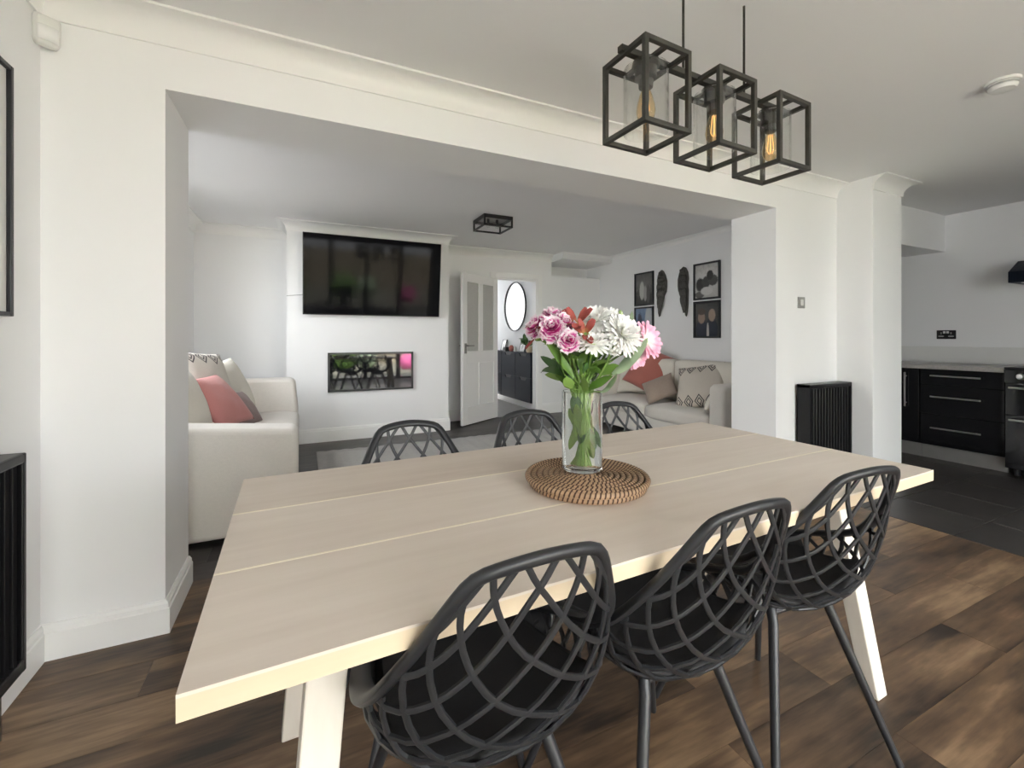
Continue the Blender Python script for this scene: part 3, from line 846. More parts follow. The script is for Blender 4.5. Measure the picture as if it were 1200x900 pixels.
# ================================================================== RADIATORS
def radiator(label, w, z0, z1, dep, loc, rz, ncol):
    "column radiator; local x along the wall, y towards the room is negative"
    r = thing('radiator', label, 'radiator', loc, rz, 'black column radiators')
    obj('back_panel', MB().box(0, w, -.032, -.02, z0, z1), M['radiator'], r, bevel=.004)
    obj('top_grille', MB().box(0, w, -dep, -.02, z1-.03, z1), M['radiator'], r, bevel=.006)
    obj('bottom_rail', MB().box(0, w, -dep, -.02, z0, z0+.04), M['radiator'], r, bevel=.006)
    for x in (0, w-.018): obj('side_panel', MB().box(x, x+.018, -dep, -.02, z0, z1), M['radiator'], r, bevel=.004)
    n = ncol; pitch = (w-.06)/n
    me = MB().tube([(0, 0, z0+.03), (0, 0, z1-.025)], pitch*.30, 8, r2=.016).mesh('column', True); me.materials.append(M['radiator'])
    for i in range(n):
        obj('column', me, None, r, loc=(.03+pitch*(i+.5), -dep+.017, 0))
    for x in (.1, w-.1): obj('wall_bracket', MB().box(x-.015, x+.015, -.022, 0, z0+.1, z1-.1), M['radiator'], r)
    pv = MB()
    pv.tube([(w-.05, -dep*.6, z0+.01), (w-.05, -dep*.6, -.0)], .008, 8).tube([(.05, -dep*.6, z0+.01), (.05, -dep*.6, 0)], .008, 8)
    obj('pipe', pv, M['chrome'], r, smooth=True)
    return r
radiator('black column radiator in the corner against the white pillar', .535, .12, .785, .12, (3.378, YW, 0), 0, 13)
radiator('black column radiator under the large white picture', .95, .16, .80, .10, (-.84, .84, 0), PI/2, 24)

# ================================================================== WALL FITTINGS
s = thing('light_switch', 'grey metal light switch with a white rocker between opening and pillar', 'switch', (3.46, YW, 1.405))
obj('plate', MB().box(-.043, .043, -.007, 0, -.043, .043), M['greyplate'], s, bevel=.003)
obj('rocker', MB().box(-.017, .017, -.012, -.006, -.024, .024), M['white'], s, bevel=.003)
s = thing('motion_sensor', 'white alarm motion sensor high in the corner', 'sensor', (-.825, 2.10, 2.205), math.radians(35))
sb = MB().prism([(-.033,-.052),(.033,-.052),(.036,.05),(-.036,.05)], -.045, 0)
obj('housing', sb, M['white'], s, bevel=.012, smooth=True, angle=50)
lens = MB().grid(lambda a, b: (.028*math.sin((a-.5)*2.4), -.038-.014*math.cos((a-.5)*2.4), -.042+.05*b), 10, 2)
obj('lens', lens, M['trim'], s, smooth=True, solid=.003)
obj('bracket', MB().box(-.012, .012, -.004, .03, .0, .03), M['white'], s)
s = thing('smoke_alarm', 'white round smoke alarm on the ceiling', 'alarm', (3.04, .906, ZC))
obj('base', MB().lathe([(0.0,0),(.062,0),(.062,-.012),(.055,-.014)], 32), M['white'], s, smooth=True)
obj('body', MB().lathe([(.052,-.012),(.052,-.030),(.044,-.042),(.02,-.047),(0,-.047)], 32), M['white'], s, smooth=True, angle=30)
obj('vent_ring', MB().lathe([(.0535,-.018),(.0535,-.026),(.050,-.026),(.050,-.018)], 32, closed=True), M['greyplate'], s)
s = thing('wall_socket', 'black double plug socket on the kitchen wall', 'socket', (XK, 2.15, 1.165), PI/2)
obj('plate', MB().box(-.074, .074, 0, .009, -.044, .044), M['black'], s, bevel=.003)
for x in (-.038, .038):
    gq = MB().box(x-.004, x+.004, .008, .0105, .004, .024).box(x-.022, x-.010, .008, .0105, -.022, -.012).box(x+.010, x+.022, .008, .0105, -.022, -.012).box(x-.016, x+.016, .008, .0100, -.024, -.010)
    obj('socket_face', gq, M['greyplate'], s)
for x in (-.013, .013): obj('rocker', MB().box(x-.010, x+.010, .008, .013, .012, .034), M['white'], s, bevel=.002)

# ================================================================== KITCHEN RUN
XF = 5.30
cab = thing('base_cabinet', 'black gloss base cabinet with an upright bar handle, half behind the pillar', 'cabinet', (0,0,0), 0, 'black gloss kitchen units')
obj('carcass', MB().box(XF+.02, XK-.003, 2.135, 2.73, .13, .842), M['gloss'], cab)
d = obj('door', MB().box(XF, XF+.02, 2.138, 2.727, .14, .838), M['gloss'], cab, bevel=.003)
def bar_handle(p, a, b, axis):
    hm = MB()
    if axis == 'y':
        hm.box(XF-.034, XF-.022, a, b, p-.007, p+.007).box(XF-.024, XF+.001, a+.03, a+.042, p-.005, p+.005).box(XF-.024, XF+.001, b-.042, b-.03, p-.005, p+.005)
    else:
        hm.box(XF-.034, XF-.022, p-.007, p+.007, a, b).box(XF-.024, XF+.001, p-.005, p+.005, a+.03, a+.042).box(XF-.024, XF+.001, p-.005, p+.005, b-.042, b-.03)
    return hm
obj('handle', bar_handle(2.235, .47, .80, 'z'), M['steel'], d, bevel=.002)['label'] = 'upright steel bar handle'
obj('plinth', MB().box(XF+.055, XF+.07, 2.135, 2.73, 0, .135), M['plinth'], cab)
dr = thing('drawer_unit', 'black gloss three-drawer kitchen unit with steel bar handles', 'cabinet', (0,0,0), 0, 'black gloss kitchen units')
obj('carcass', MB().box(XF+.02, XK-.003, 1.565, 2.131, .13, .842), M['gloss'], dr)
for z0, z1, hz in ((.695,.838,.782), (.42,.691,.588), (.14,.416,.298)):
    q = obj('drawer', MB().box(XF, XF+.02, 1.568, 2.128, z0, z1), M['gloss'], dr, bevel=.003)
    obj('handle', bar_handle(hz, 1.705, 2.045, 'y'), M['steel'], q, bevel=.002)
obj('plinth', MB().box(XF+.055, XF+.07, 1.565, 2.131, 0, .135), M['plinth'], dr)
tag(obj('worktop', MB().box(XF-.02, XK-.019, 1.562, 2.73, .842, .880), M['worktop'], bevel=.004), 'grey stone-effect worktop over the black gloss units', 'worktop')
ck = thing('range_cooker', 'black range cooker with steel bar handles at the end of the worktop', 'cooker', (0,0,0))
XC = 5.24
obj('body', MB().box(XC+.02, XK-.02, .66, 1.556, .06, .875), M['gloss'], ck, bevel=.004)
obj('hob', MB().box(XC, XK-.02, .66, 1.556, .875, .892), M['black'], ck, bevel=.004)
obj('control_panel', MB().box(XC, XC+.022, .66, 1.556, .765, .873), M['gloss'], ck, bevel=.003)
for y in (1.46, 1.33, 1.20, 1.07, .94, .81):
    kn = MB().lathe([(0,0),(.026,0),(.024,.018),(.018,.030),(0,.031)], 20, M=T(XC, y, .82) @ Matrix.Rotation(-PI/2, 4, 'Y'))
    obj('knob', kn, M['steel'], ck, smooth=True, angle=30)
for z0, z1, y0, y1 in ((.50,.757,1.112,1.55), (.10,.494,1.112,1.55), (.10,.757,.666,1.106)):
    q = obj('oven_door', MB().box(XC, XC+.022, y0, y1, z0, z1), M['gloss'], ck, bevel=.004)
    hh = MB().tube([(XC-.035, y0+.03, z1-.03), (XC-.035, y1-.03, z1-.03)], .009, 8)
    for yy in (y0+.05, y1-.05): hh.tube([(XC-.035, yy, z1-.03), (XC+.002, yy, z1-.03)], .006, 6)
    obj('handle', hh, M['steel'], q, smooth=True)
for y in (.72, 1.5):
    for x in (XC+.08, XK-.1): obj('foot', MB().tube([(x, y, 0), (x, y, .065)], .02, 10), M['black'], ck)
hd = thing('cooker_hood', 'dark navy cooker hood on the kitchen wall above the range', 'hood', (0,0,0))
obj('canopy', MB().prism([(5.42,1.602),(XK,1.602),(XK,1.80),(5.62,1.80),(5.42,1.693)], .66, 1.585), M['navy'], hd, bevel=.003)
obj('filter', MB().box(5.46, 5.84, .72, 1.52, 1.596, 1.604), M['greyplate'], hd)
obj('chimney', MB().box(5.64, XK, .98, 1.26, 1.80, ZC), M['navy'], hd, bevel=.003)

# ================================================================== LIGHT FITTINGS
pend = thing('pendant_light', 'black bar pendant of three open cube lanterns with glass shades over the table', 'pendant light', (1.315, 1.105, 0), math.radians(2.3))
zb, zt, hs, bt = 1.772, 2.03, .097, .0075
def lantern(x):
    f = MB()
    for sx in (-1, 1):
        for sy in (-1, 1): f.cbox((x+sx*(hs-bt), sy*(hs-bt), (zb+zt)/2), 2*bt, 2*bt, zt-zb)
        for z in (zb+bt, zt-bt):
            f.cbox((x+sx*(hs-bt), 0, z), 2*bt, 2*hs-2*bt, 2*bt)
            f.cbox((x, sx*(hs-bt), z), 2*hs-2*bt, 2*bt, 2*bt)
    # cross pieces that carry the cage on the bar
    f.cbox((x, 0, zt-bt), .016, 2*hs-2*bt, .012)
    cage = obj('cage', f, M['cage'], pend, bevel=.0015)
    sh = MB().lathe([(.028,zt-.026),(.060,zt-.026),(.070,zt-.034),(.070,zb+.022),(.0675,zb+.022),(.0675,zt-.037),(.028,zt-.030)], 32, M=T(x, 0, 0), closed=True)
    obj('glass_shade', sh, M['glass'], cage, smooth=True, angle=35)
    hl = MB().lathe([(0,zt-.008),(.042,zt-.010),(.044,zt-.024),(.034,zt-.030),(.034,zt-.062),(.024,zt-.070),(.022,zt-.092),(.017,zt-.095),(0,zt-.095)], 20, M=T(x, 0, 0))
    obj('lamp_holder', hl, M['cage'], cage, smooth=True, angle=35)
    bl = MB().lathe([(.013,zt-.088),(.013,zt-.100),(.020,zt-.118),(.027,zt-.145),(.030,zt-.168),(.026,zt-.188),(.014,zt-.202),(0,zt-.207)], 20, M=T(x, 0, 0))
    obj('bulb', bl, M['amber'], cage, smooth=True, angle=60)
    fl = MB()
    for k in range(4):
        a = k*PI/2+.4; r0, r1 = .006, .011
        fl.tube([(x+r0*math.cos(a), r0*math.sin(a), zt-.105), (x+r1*math.cos(a+.3), r1*math.sin(a+.3), zt-.165), (x+r0*math.cos(a+.6), r0*math.sin(a+.6), zt-.178)], .0012, 5)
    obj('filament', fl, M['filament'], cage)
for x in (-.325, 0, .325): lantern(x)
obj('bar', MB().box(-.325-.108, .325+.108, -.011, .011, zt-.008, zt+.012), M['cage'], pend, bevel=.0015)
for x in (-.155, .165): obj('rod', MB().tube([(x, 0, zt+.01), (x, 0, ZC)], .0042, 8), M['cage'], pend, smooth=True)

cl = thing('ceiling_light', 'flush black box lantern with clear glass on the living room ceiling', 'ceiling light', (1.775, 4.225, ZC), math.radians(0))
hs2 = .158; hh2 = .115; b2 = .008
f = MB()
for sx in (-1, 1):
    for sy in (-1, 1): f.cbox((sx*(hs2-b2), sy*(hs2-b2), -hh2/2), 2*b2, 2*b2, hh2)
    f.cbox((sx*(hs2-b2), 0, -hh2+b2), 2*b2, 2*hs2, 2*b2); f.cbox((0, sx*(hs2-b2), -hh2+b2), 2*hs2, 2*b2, 2*b2)
    f.cbox((sx*(hs2-.004), 0, -.018), .008, 2*hs2, .036); f.cbox((0, sx*(hs2-.004), -.018), 2*hs2, .008, .036)
obj('frame', f, M['black'], cl, bevel=.001)
for sx in (-1, 1):
    obj('glass_pane', MB().cbox((sx*(hs2-.010), 0, -hh2/2), .003, 2*hs2-.03, hh2-.03), M['glass'], cl)
    obj('glass_pane', MB().cbox((0, sx*(hs2-.010), -hh2/2), 2*hs2-.03, .003, hh2-.03), M['glass'], cl)
obj('back_plate', MB().cbox((0,0,-.004), 2*hs2-.02, 2*hs2-.02, .008), M['chrome'], cl)
for x in (-.05, .05):
    q = obj('lamp_holder', MB().tube([(x,0,-.006),(x,0,-.05)], .014, 12), M['black'], cl, smooth=True)
    obj('bulb', MB().lathe([(.012,-.05),(.02,-.065),(.022,-.08),(.014,-.096),(0,-.10)], 16, M=T(x,0,0)), M['glass'], q, smooth=True)

# ================================================================== HALL
XH = 3.25; XHF = 3.115
G = 'navy shoe cabinets in the hall'
labs = ['navy tip-out shoe cabinet nearest the doorway, under the leafy plant', 'navy tip-out shoe cabinet in the middle of the hall row, under the round mirror', 'navy tip-out shoe cabinet deepest in the hall, by the edge of the open door']
for (y0, y1), lab in zip(((5.93,6.465),(6.47,7.03),(7.035,7.60)), labs):
    c = thing('shoe_cabinet', lab, 'cabinet', (0,0,0), 0, G)
    obj('carcass', MB().box(XHF+.018, XH, y0, y1, .125, .885), M['navy'], c)
    for z0, z1 in ((.13,.505), (.511,.882)):
        ym = (y0+y1)/2
        poly = [(y0+.003,z0),(y1-.003,z0),(y1-.003,z1),(ym+.13,z1),(ym+.09,z1-.045),(ym-.09,z1-.045),(ym-.13,z1),(y0+.003,z1)]
        obj('flap', MB().prism(poly, XHF, XHF+.018, axis='x'), M['navy'], c, bevel=.002)
        obj('finger_recess', MB().box(XHF+.012, XHF+.0185, ym-.14, ym+.14, z1-.06, z1), M['black'], c)
    obj('top', MB().box(XHF-.006, XH, y0, y1, .885, .900), M['navy'], c, bevel=.002)
mir = thing('round_mirror', 'round mirror with a thin black rim on the bright hall wall', 'mirror', (XH, 6.74, 1.655))
MX = Matrix.Rotation(-PI/2, 4, 'Y')
obj('glass', MB().lathe([(0,.010),(.405,.010),(.405,.004),(0,.004)], 64, M=MX), M['mirror'], mir)
obj('rim', MB().lathe([(.402,0),(.416,0),(.416,.025),(.402,.025)], 64, M=MX, closed=True), M['black'], mir, smooth=True, angle=40)
def photo_stand(label, y, z, w, h, lean, mat):
    p = thing('photo_frame', label, 'picture', (XHF+.055, y, z), 0)
    mm = Matrix.Rotation(lean, 4, 'Y')
    f = MB(); fw = .012
    f.box(-.008, .008, -w/2, -w/2+fw, 0, h, mm).box(-.008, .008, w/2-fw, w/2, 0, h, mm).box(-.008, .008, -w/2, w/2, 0, fw, mm).box(-.008, .008, -w/2, w/2, h-fw, h, mm)
    obj('frame', f, M['frame'], p)
    obj('photograph', MB().box(-.004, .004, -w/2+fw, w/2-fw, fw, h-fw, mm), mat, p)
    obj('strut', MB().box(.0, .006, -.02, .02, 0, h*.7, T(.065,0,0) @ Matrix.Rotation(-.15, 4, 'Y')), M['frame'], p)
photo_stand('small black-edged photograph leaning on the shoe cabinets, deepest in the hall', 7.10, .900, .17, .20, .28, picture_mat('print_pale', [(.2, g(.5)), (.6, g(.72)), (.9, g(.6))], [(.5,.5,.2,.2,g(.35))]))
photo_stand('small black-edged photograph leaning by the leafy plant in the hall', 6.35, .900, .20, .19, .28, picture_mat('print_pale_b', [(.2, g(.45)), (.6, g(.68)), (.9, g(.6))], [(.5,.45,.22,.2,g(.3))]))
ob = thing('candle_holder', 'rounded salmon ceramic holder on the shoe cabinet under the mirror', 'ornament', (XHF+.06, 6.74, .900))
obj('body', MB().lathe([(0,0),(.028,0),(.044,.03),(.046,.055),(.034,.085),(.020,.10),(.016,.098),(0,.09)], 24), M['salmon'], ob, smooth=True)
obj('rim', MB().lathe([(.014,.098),(.020,.098),(.020,.104),(.014,.104)], 20, closed=True), M['taupe'], ob)
ob = thing('candle', 'short white candle beside the salmon holder in the hall', 'candle', (XHF+.06, 6.60, .900))
obj('wax', MB().lathe([(0,0),(.022,0),(.022,.075),(.018,.078),(0,.075)], 20), M['white'], ob, smooth=True, angle=30)
obj('wick', MB().tube([(0,0,.074),(.002,0,.09)], .0015, 5), M['black'], ob)
ob = thing('black_box', 'low black keepsake box behind the deepest photograph in the hall', 'box', (XHF+.06, 6.93, .900))
obj('body', MB().box(-.05, .05, -.055, .055, 0, .055), M['black'], ob, bevel=.004)
obj('lid', MB().box(-.053, .053, -.058, .058, .055, .07), M['black'], ob, bevel=.003)
pp = thing('potted_plant', 'leafy dark green plant in a straw-coloured pot on the shoe cabinet by the doorway', 'plant', (XHF+.045, 6.06, .900))
obj('pot', MB().lathe([(0,0),(.040,0),(.052,.05),(.055,.10),(.050,.10),(.046,.08),(0,.08)], 24), M['birch'], pp, smooth=True, angle=40)
obj('soil', MB().lathe([(.046,.081),(0,.083)], 20), M['under'], pp)
def blade(L, w, curl, n=8, fold=.15, wav=0):
    "leaf along +Z, bending towards +X"
    def P(a, b):
        q = a*2-1; t = b
        ww = w/2*(math.sin(PI*min(1, t*.94+.05))**.75)*(1 if t < .97 else .5)
        th = curl*t
        if abs(curl) > 1e-3: x = L*(1-math.cos(th))/curl; z = L*math.sin(th)/curl
        else: x, z = 0, L*t
        nx, nz = -math.cos(th), math.sin(th)
        d = fold*abs(q)*ww+wav*math.sin(t*9)*abs(q)
        return (x+nx*d, q*ww, z+nz*d)
    return MB().grid(P, 4, n)
for k in range(20):
    a = k*2.4; el = .35+.55*((k*7) % 10)/10
    dirv = Vector((-abs(math.cos(a))*math.cos(el)*.6, math.sin(a)*math.cos(el), math.sin(el)))
    base = Vector((0, 0, .085))
    lf = blade(.13, .055, 1.1, 6)
    o = obj('leaf', lf, M['leafd'] if k % 3 else M['leaf'], pp, smooth=True)
    o.matrix_local = aim(base+dirv*(.03+.05*(k % 3)), dirv, R.random()*6)
    obj('leaf_stalk', MB().tube([base, base+dirv*(.04+.05*(k % 3))], .002, 5), M['stem'], pp)

# ================================================================== TABLE CENTRE: MATS, VASE, FLOWERS
VX, VY = .703, 1.029
MC = (.692, .992)
def mat_coil(label, z0, rad, off, rotz):
    m = thing('placemat', label, 'placemat', (MC[0]+off[0], MC[1]+off[1], z0), rotz, 'round rattan placemats under the vase')
    r = .0077; n = int(rad/(2*r)); cm = MB(); wm = MB()
    for k in range(n):
        rr = rad-r-k*2*r
        if rr < .008: break
        cm.tube([(rr*math.cos(t*2*PI/56), rr*math.sin(t*2*PI/56), r+.0004) for t in range(56)], r*1.02, 8, closed=True, up=(0,0,1))
        cnt = max(10, int(2*PI*rr/.0115))
        for j in range(cnt):
            a = (j+.5*(k % 2))*2*PI/cnt
            c_, s_ = math.cos(a), math.sin(a)
            mm = T(rr*c_, rr*s_, r+.0004) @ RZ(a)
            # band half-way round the coil, slanted
            ring = []
            for q in range(6):
                th = -0.5+q/5*(PI+.5) if k == 0 else q/5*PI
                sl = .0042*(q/5*2-1)
                ring.append((math.cos(th)*r*1.12, sl, math.sin(th)*r*1.12))
            vs = []
            for (x, y_, z) in ring: vs += [(x, y_-.0021, z), (x, y_+.0021, z)]
            wm.add(vs, [(2*i, 2*i+1, 2*i+3, 2*i+2) for i in range(5)], mm)
    obj('coil', cm, M['rattan'], m, smooth=True)
    w = obj('binding', wm, M['wrap'], m); w['kind'] = 'stuff'; w['label'] = 'dark brown cane binding'
    return m
mat_coil('round coiled rattan placemat lying on the table, lower of the two', .7403, .158, (.004,.003), .3)
mat_coil('round coiled rattan placemat directly under the glass vase, upper of the two', .7568, .166, (0,0), 1.1)
ZV = .7735
vase = thing('flower_vase', 'tall clear glass cylinder vase of cut flowers on the rattan placemats', 'vase', (VX, VY, ZV))
RV, HV = .056, .216
obj('glass_body', MB().lathe([(0,0),(RV-.003,0),(RV,.004),(RV,HV-.001),(RV-.0015,HV),(RV-.003,HV-.001),(RV-.003,.012),(RV-.006,.009),(0,.009)], 48), M['vase'], vase, smooth=True, angle=40)

cR = Vector((math.cos(YAW), -math.sin(YAW), 0)); cF = Vector((math.sin(YAW), math.cos(YAW), 0)); UP = Vector((0,0,1))
VB = Vector((VX, VY, 0))
def at(px, pz, dep=0): return VB+cR*px+cF*dep+UP*pz      # sideways, height, depth about the vase
def petals(mb, rows, M_, jag=False):
    "rows of (count, radius start, length, width, elevation, curl)"
    for (n, r0, L, w, el, curl) in rows:
        for k in range(n):
            a = 2*PI*(k+R.random()*.5)/n; l = L*(.9+.2*R.random()); e = el+(R.random()-.5)*(.6 if jag else .18)
            dirv = Vector((math.cos(a)*math.cos(e), math.sin(a)*math.cos(e), math.sin(e)))
            side = Vector((-math.sin(a), math.cos(a), 0)); nr = dirv.cross(side)
            base = Vector((math.cos(a)*r0, math.sin(a)*r0, 0))
            vs = []; at_ = []
            for i, t in enumerate((0, .35, .7, 1.0)):
                ww = w*(.35, .85, 1.0, .55)[i]
                if jag: ww = w*(.3, .7, 1.1, 1.25)[i]
                c = base+dirv*l*t-nr*curl*l*t*t
                jj = (R.random()-.5)*w*.7 if jag and i == 3 else 0
                for s_ in (-1, 0, 1):
                    vs.append(c+side*s_*ww/2+nr*(.12*w*abs(s_))+dirv*(jj*s_+(R.random()-.5)*(w*.5 if jag and i == 3 else 0)))
                    at_.append(.02+t*.98)
            fs = []
            for i in range(3):
                for j in range(2): fs.append((i*3+j, i*3+j+1, i*3+j+4, i*3+j+3))
            mb.add(vs, fs, M_, at_)
M['p_white'] = tipmat('white_petal', [(0, (.62,.68,.42)), (.2, (.84,.84,.80)), (1, (.88,.88,.87))])
M['p_carn'] = tipmat('variegated_petal', [(0, (.35,.01,.13)), (.60, (.60,.03,.28)), (.80, (.70,.14,.42)), (.93, (.90,.80,.85))])
M['p_pink'] = tipmat('pink_petal', [(0, (.85,.78,.70)), (.35, (.88,.70,.74)), (.7, (.82,.36,.52)), (1, (.86,.50,.62))])
M['p_red'] = tipmat('russet_petal', [(0, (.36,.20,.07)), (.4, (.30,.065,.045)), (1, (.38,.085,.08))])
M['calyx'] = plain('green_calyx', (.34,.47,.16), .5, var=.2)
def flower(name, label, pos, dirv, kind, size, group=None, leaves=0, stem_r=.0028):
    pos = Vector(pos); d = Vector(dirv).normalized()
    f = thing(name, label, 'flower', pos, 0, group)
    mw = aim((0,0,0), d); b = MB()
    if kind == 'mum':
        rows = [(34,.004,size*1.0,size*.18,-.05,.14), (32,.004,size*.98,size*.18,.18,.08), (30,.003,size*.92,size*.17,.42,.0), (26,.003,size*.82,size*.16,.7,-.08), (20,.002,size*.68,size*.15,1.0,-.15), (12,.002,size*.5,size*.14,1.3,-.2)]
        petals(b, rows, mw); mt = M['p_white']
    elif kind == 'daisy':
        rows = [(20,.004,size,size*.26,.10,.10), (18,.004,size*.88,size*.24,.42,.02), (12,.003,size*.62,size*.2,.9,-.1)]
        petals(b, rows, mw); mt = M['p_white']
    elif kind == 'carnation':
        rows = [(15,.003,size,size*.55,-.15,.15), (15,.003,size*1.0,size*.55,.2,.1), (15,.003,size*1.0,size*.5,.55,.05), (14,.002,size*.98,size*.5,.85,0), (12,.001,size*.98,size*.46,1.1,0), (9,.001,size*.96,size*.42,1.4,0)]
        petals(b, rows, mw, jag=True); mt = M['p_carn']
    elif kind == 'gerbera':
        rows = [(20,.006,size,size*.36,.30,.16), (16,.006,size*.9,size*.32,.5,.1)]
        petals(b, rows, mw); mt = M['p_pink']
    elif kind == 'lily':
        rows = [(3,.003,size,size*.46,.75,.28), (3,.003,size*.95,size*.34,.95,.22)]
        petals(b, rows, mw); mt = M['p_red']
    obj('petals', b, mt, f, smooth=True, angle=80)
    cal = MB().lathe([(0,-size*.34),(size*.10,-size*.32),(size*.2,-size*.1),(size*.22,.0),(0,.004)], 12, M=mw)
    obj('calyx', cal, M['calyx'] if kind != 'lily' else M['stem'], f, smooth=True)
    # stem down into the vase
    bx, by = (R.random()-.5)*.05, (R.random()-.5)*.05
    neck = VB+Vector((bx*1.1, by*1.1, ZV+HV*.98))
    foot = VB+Vector((-bx*.9, -by*.9, ZV+.016))
    off = neck-pos
    p0 = -d*size*.3
    pts = []
    b1 = p0-d*.05
    b1 = p0+(b1-p0)
    for i in range(9):
        t = i/8; A, B, C_ = p0, p0-d*.06, off
        q = A*(1-t)**2+B*2*t*(1-t)+C_*t*t; pts.append(q)
    pts.append(foot-pos)
    obj('stem', MB().tube(pts, stem_r, 8), M['stem'], f, smooth=True)
    for k in range(leaves):
        t = .3+.55*(k+.5)/leaves; q = pts[int(t*8)]
        a = R.random()*2*PI; lv = Vector((math.cos(a)*.8, math.sin(a)*.8, .35+R.random()*.5)).normalized()
        o = obj('leaf', blade(.055+.035*R.random(), .020+.012*R.random(), .9*R.random()+.2, 6), R.choice([M['leaf'], M['leaf'], M['leafd'], M['stem']]), f, smooth=True)
        o.matrix_local = aim(q, lv, R.random()*6)
    return f
GC = 'pink and white ruffled carnations'
toC = -cF
flower('carnation', 'ruffled magenta and white carnation at the very edge of the pink clump', at(-.122,1.165,-.01), -cR*.7+UP*.6+toC*.45, 'carnation', .034, GC, 3)
flower('carnation', 'ruffled magenta and white carnation in the middle of the pink clump, facing us', at(-.088,1.160,-.045), -cR*.2+UP*.5+toC*.8, 'carnation', .034, GC, 3)
flower('carnation', 'ruffled magenta and white carnation highest in the pink clump', at(-.080,1.188,.02), -cR*.1+UP*1+toC*.25, 'carnation', .035, GC, 3)
flower('carnation', 'ruffled magenta and white carnation of the pink clump, next to the russet lilies', at(-.058,1.172,-.02), cR*.25+UP*.6+toC*.6, 'carnation', .032, GC, 3)
flower('carnation', 'single ruffled pink carnation hanging lower, under the pink clump', at(-.047,1.128,-.07), toC*.9+UP*.35, 'carnation', .028, GC, 3)
GL = 'russet lilies among the carnations'
flower('lily', 'russet lily upright between the pink clump and the white blooms', at(-.018,1.172,-.03), UP*.75+toC*.6-cR*.2, 'lily', .052, GL, 2)
flower('lily', 'open russet lily just under the upright one, beside the white blooms', at(.000,1.148,-.055), UP*.45+toC*.8-cR*.05, 'lily', .046, GL, 2)
flower('lily', 'russet lily low under the outer edge of the pink clump', at(-.128,1.138,-.02), -cR*.75+UP*.35+toC*.4, 'lily', .042, GL, 2)
GM = 'white chrysanthemums'
flower('chrysanthemum', 'white chrysanthemum at the top, beside the russet lilies', at(.036,1.184,-.01), UP*.75+toC*.65-cR*.2, 'mum', .050, GM, 4)
flower('chrysanthemum', 'white chrysanthemum at the top, behind the largest one', at(.078,1.178,.01), UP*.75+toC*.6+cR*.25, 'mum', .052, GM, 4)
flower('chrysanthemum', 'largest white chrysanthemum, spreading towards the pink gerberas', at(.103,1.146,-.04), UP*.5+toC*.75+cR*.35, 'mum', .058, GM, 4)
flower('chrysanthemum', 'white daisy-like chrysanthemum held lower, in front of the dark leaves', at(.018,1.122,-.07), UP*.75+toC*.6, 'daisy', .043, GM, 4)
flower('chrysanthemum', 'smallest white chrysanthemum, low on the stems', at(.066,1.100,-.06), UP*.8+toC*.3+cR*.2, 'daisy', .022, GM, 3)
GG = 'pink gerberas leaning out of the vase'
flower('gerbera', 'pale pink gerbera leaning out furthest from the vase', at(.176,1.130,-.01), cR*.55+toC*.75+UP*.25, 'gerbera', .047, GG, 0)
flower('gerbera', 'deeper pink gerbera hanging below the pale pink one', at(.150,1.090,0), cR*.35+toC*.8-UP*.3, 'gerbera', .036, GG, 0)
fb = flower('flower_bud', 'closed yellow-green bud above the white chrysanthemums', at(.112,1.190,.02), UP*1+cR*.1, 'daisy', .010, None, 1)
bpy.data.objects.remove([c for c in fb.children if c.name.startswith('petals')][0])
obj('bud', MB().lathe([(0,-.006),(.007,0),(.009,.010),(.006,.022),(0,.028)], 12), M['calyx'], fb, smooth=True)
def frond(label, spec, group=None):
    "one leafy stem: a stalk out of the vase and the broad leaves it carries; spec = (base, dir, length, width, curl, roll, material)"
    f = thing('leaf_spray', label, 'leaf', VB+UP*(ZV+HV), 0, group)
    o0 = VB+UP*(ZV+HV)
    for (bs_, dv, L, w, curl, roll, mt) in spec:
        bp = Vector(bs_)-o0
        fx = (R.random()-.5)*.05; fy = (R.random()-.5)*.05
        obj('stalk', MB().tube([bp, bp*.35+Vector((fx*.3, fy*.3, 0)), Vector((fx, fy, -HV*.5)), Vector((-fx, -fy, -HV+.018))], .0022, 6), M['stem'], f, smooth=True)
        o = obj('leaf', blade(L, w, curl, 10, .12, .0015), M[mt], f, smooth=True)
        o.matrix_local = aim(bp, dv, roll)
    return f
def aimd(sx, sz, dep): return cR*sx+UP*sz+cF*dep
GP = 'leaf sprays in the vase'
frond('broad pale grey-green leaf pointing up at the pink gerberas', [(at(.075,1.04,-.04), aimd(.75,.55,-.1), .135, .045, .5, 2.2, 'leafp')], GP)
frond('pale grey-green leaf standing behind the largest white chrysanthemum', [(at(.110,1.105,.03), aimd(.42,.9,0), .115, .052, .25, 1.9, 'leafp')], GP)
frond('pale green leaf drooping over the vase rim towards the sofa', [(at(.045,.99,-.03), aimd(.8,.45,-.2), .075, .032, .9, 2.0, 'leafp')], GP)
frond('long dark green leaves arching out towards the open door', [(at(-.03,1.02,-.03), aimd(-.65,.65,-.1), .125, .026, 1.9, 3.6, 'leafd'), (at(-.035,1.03,0), aimd(-.8,.6,.1), .11, .024, .8, 3.3, 'leafd'), (at(-.03,1.03,-.05), aimd(-.55,.85,-.15), .13, .024, .4, 3.4, 'leaf')], GP)
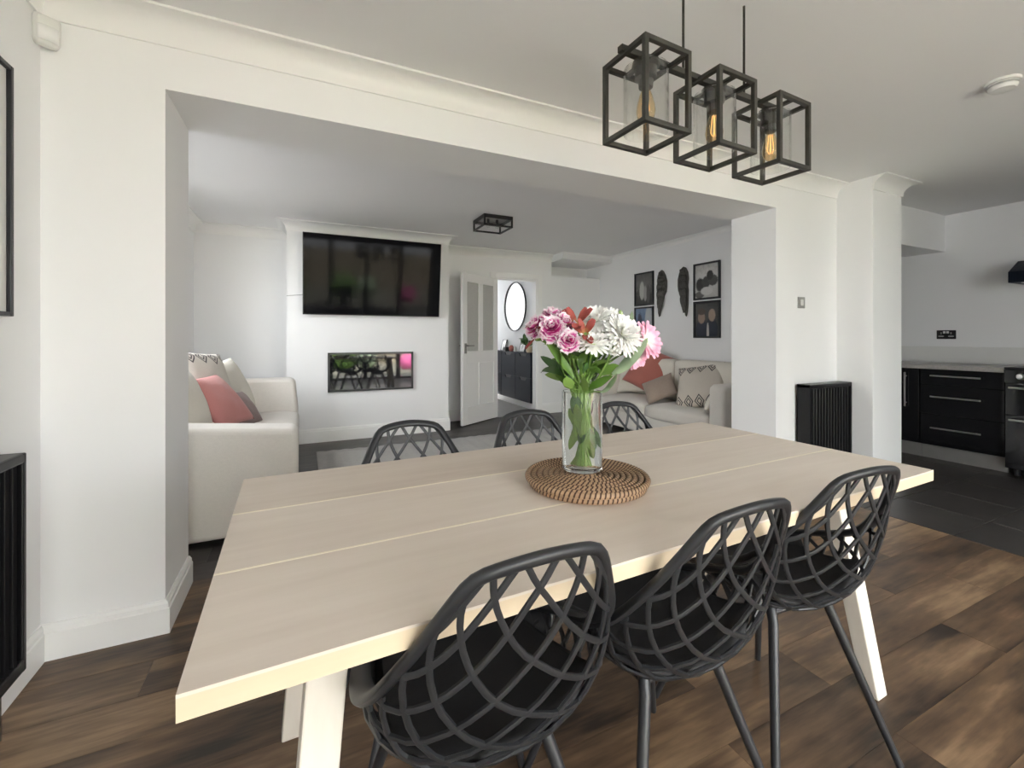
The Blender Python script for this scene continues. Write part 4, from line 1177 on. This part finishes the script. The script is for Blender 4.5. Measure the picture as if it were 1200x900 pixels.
frond('broad mid-green leaf upright in the middle of the bunch', [(at(-.012,1.045,-.07), aimd(.0,1,-.12), .085, .040, .25, .4, 'leaf'), (at(-.055,1.04,-.05), aimd(-.25,.95,-.1), .10, .03, .3, 1.0, 'leaf')], GP)
bush = []
for k in range(34):
    a = R.random()*2*PI; rr = .015+.045*R.random(); z = .985+.14*R.random()
    b0 = VB+Vector((math.cos(a)*rr, math.sin(a)*rr, z))
    bush.append((b0, Vector((math.cos(a)*.9, math.sin(a)*.9, .1+1.0*R.random())), .045+.04*R.random(), .020+.016*R.random(), 1.2*R.random(), R.random()*6, R.choice(['leaf','leafd','leafd','stem','leaf'])))
for k in range(20):
    a = R.random()*2*PI; rr = .008+.026*R.random(); z = ZV+.09+.10*R.random()
    b0 = VB+Vector((math.cos(a)*rr, math.sin(a)*rr, z))
    bush.append((b0, Vector((math.cos(a)*.3, math.sin(a)*.3, R.choice([-1, 1])*(.6+.4*R.random()))), .045+.025*R.random(), .018+.010*R.random(), .3*R.random(), R.random()*6, R.choice(['leaf','stem','stem','leafd'])))
frond('bushy mid-green foliage packed around the neck of the vase', bush, GP)

# shrubs in the garden, mirrored in the fire glass
for x, y, r, mt, lab in ((-.3,-5.6,.36,'leaf','clipped round green shrub mirrored at the outer end of the fire glass'), (1.25,-5.9,.42,'leaf','clipped round green shrub mirrored in the middle of the fire glass'), (2.1,-6.6,.34,'leafp','pale round shrub by the garden fence, mirrored in the fire glass'), (3.3,-5.2,.28,'pinkbush','round bush of pink blossom mirrored in the corner of the fire glass')):
    t_ = thing('garden_shrub', lab, 'shrub', (x, y, 0))
    def SP(a, b, r=r):
        th = a*2*PI; ph = b*PI
        k = r*(1+.06*math.sin(9*th)*math.sin(7*ph)+.04*math.sin(17*th+5*ph))
        return (k*math.sin(ph)*math.cos(th), k*math.sin(ph)*math.sin(th), r*.95+k*math.cos(ph))
    obj('crown', MB().grid(SP, 40, 24, closeu=True), M[mt], t_, smooth=True)
    obj('trunk', MB().tube([(0,0,-.02),(0,0,r*.4)], .04, 8), M['under'], t_)
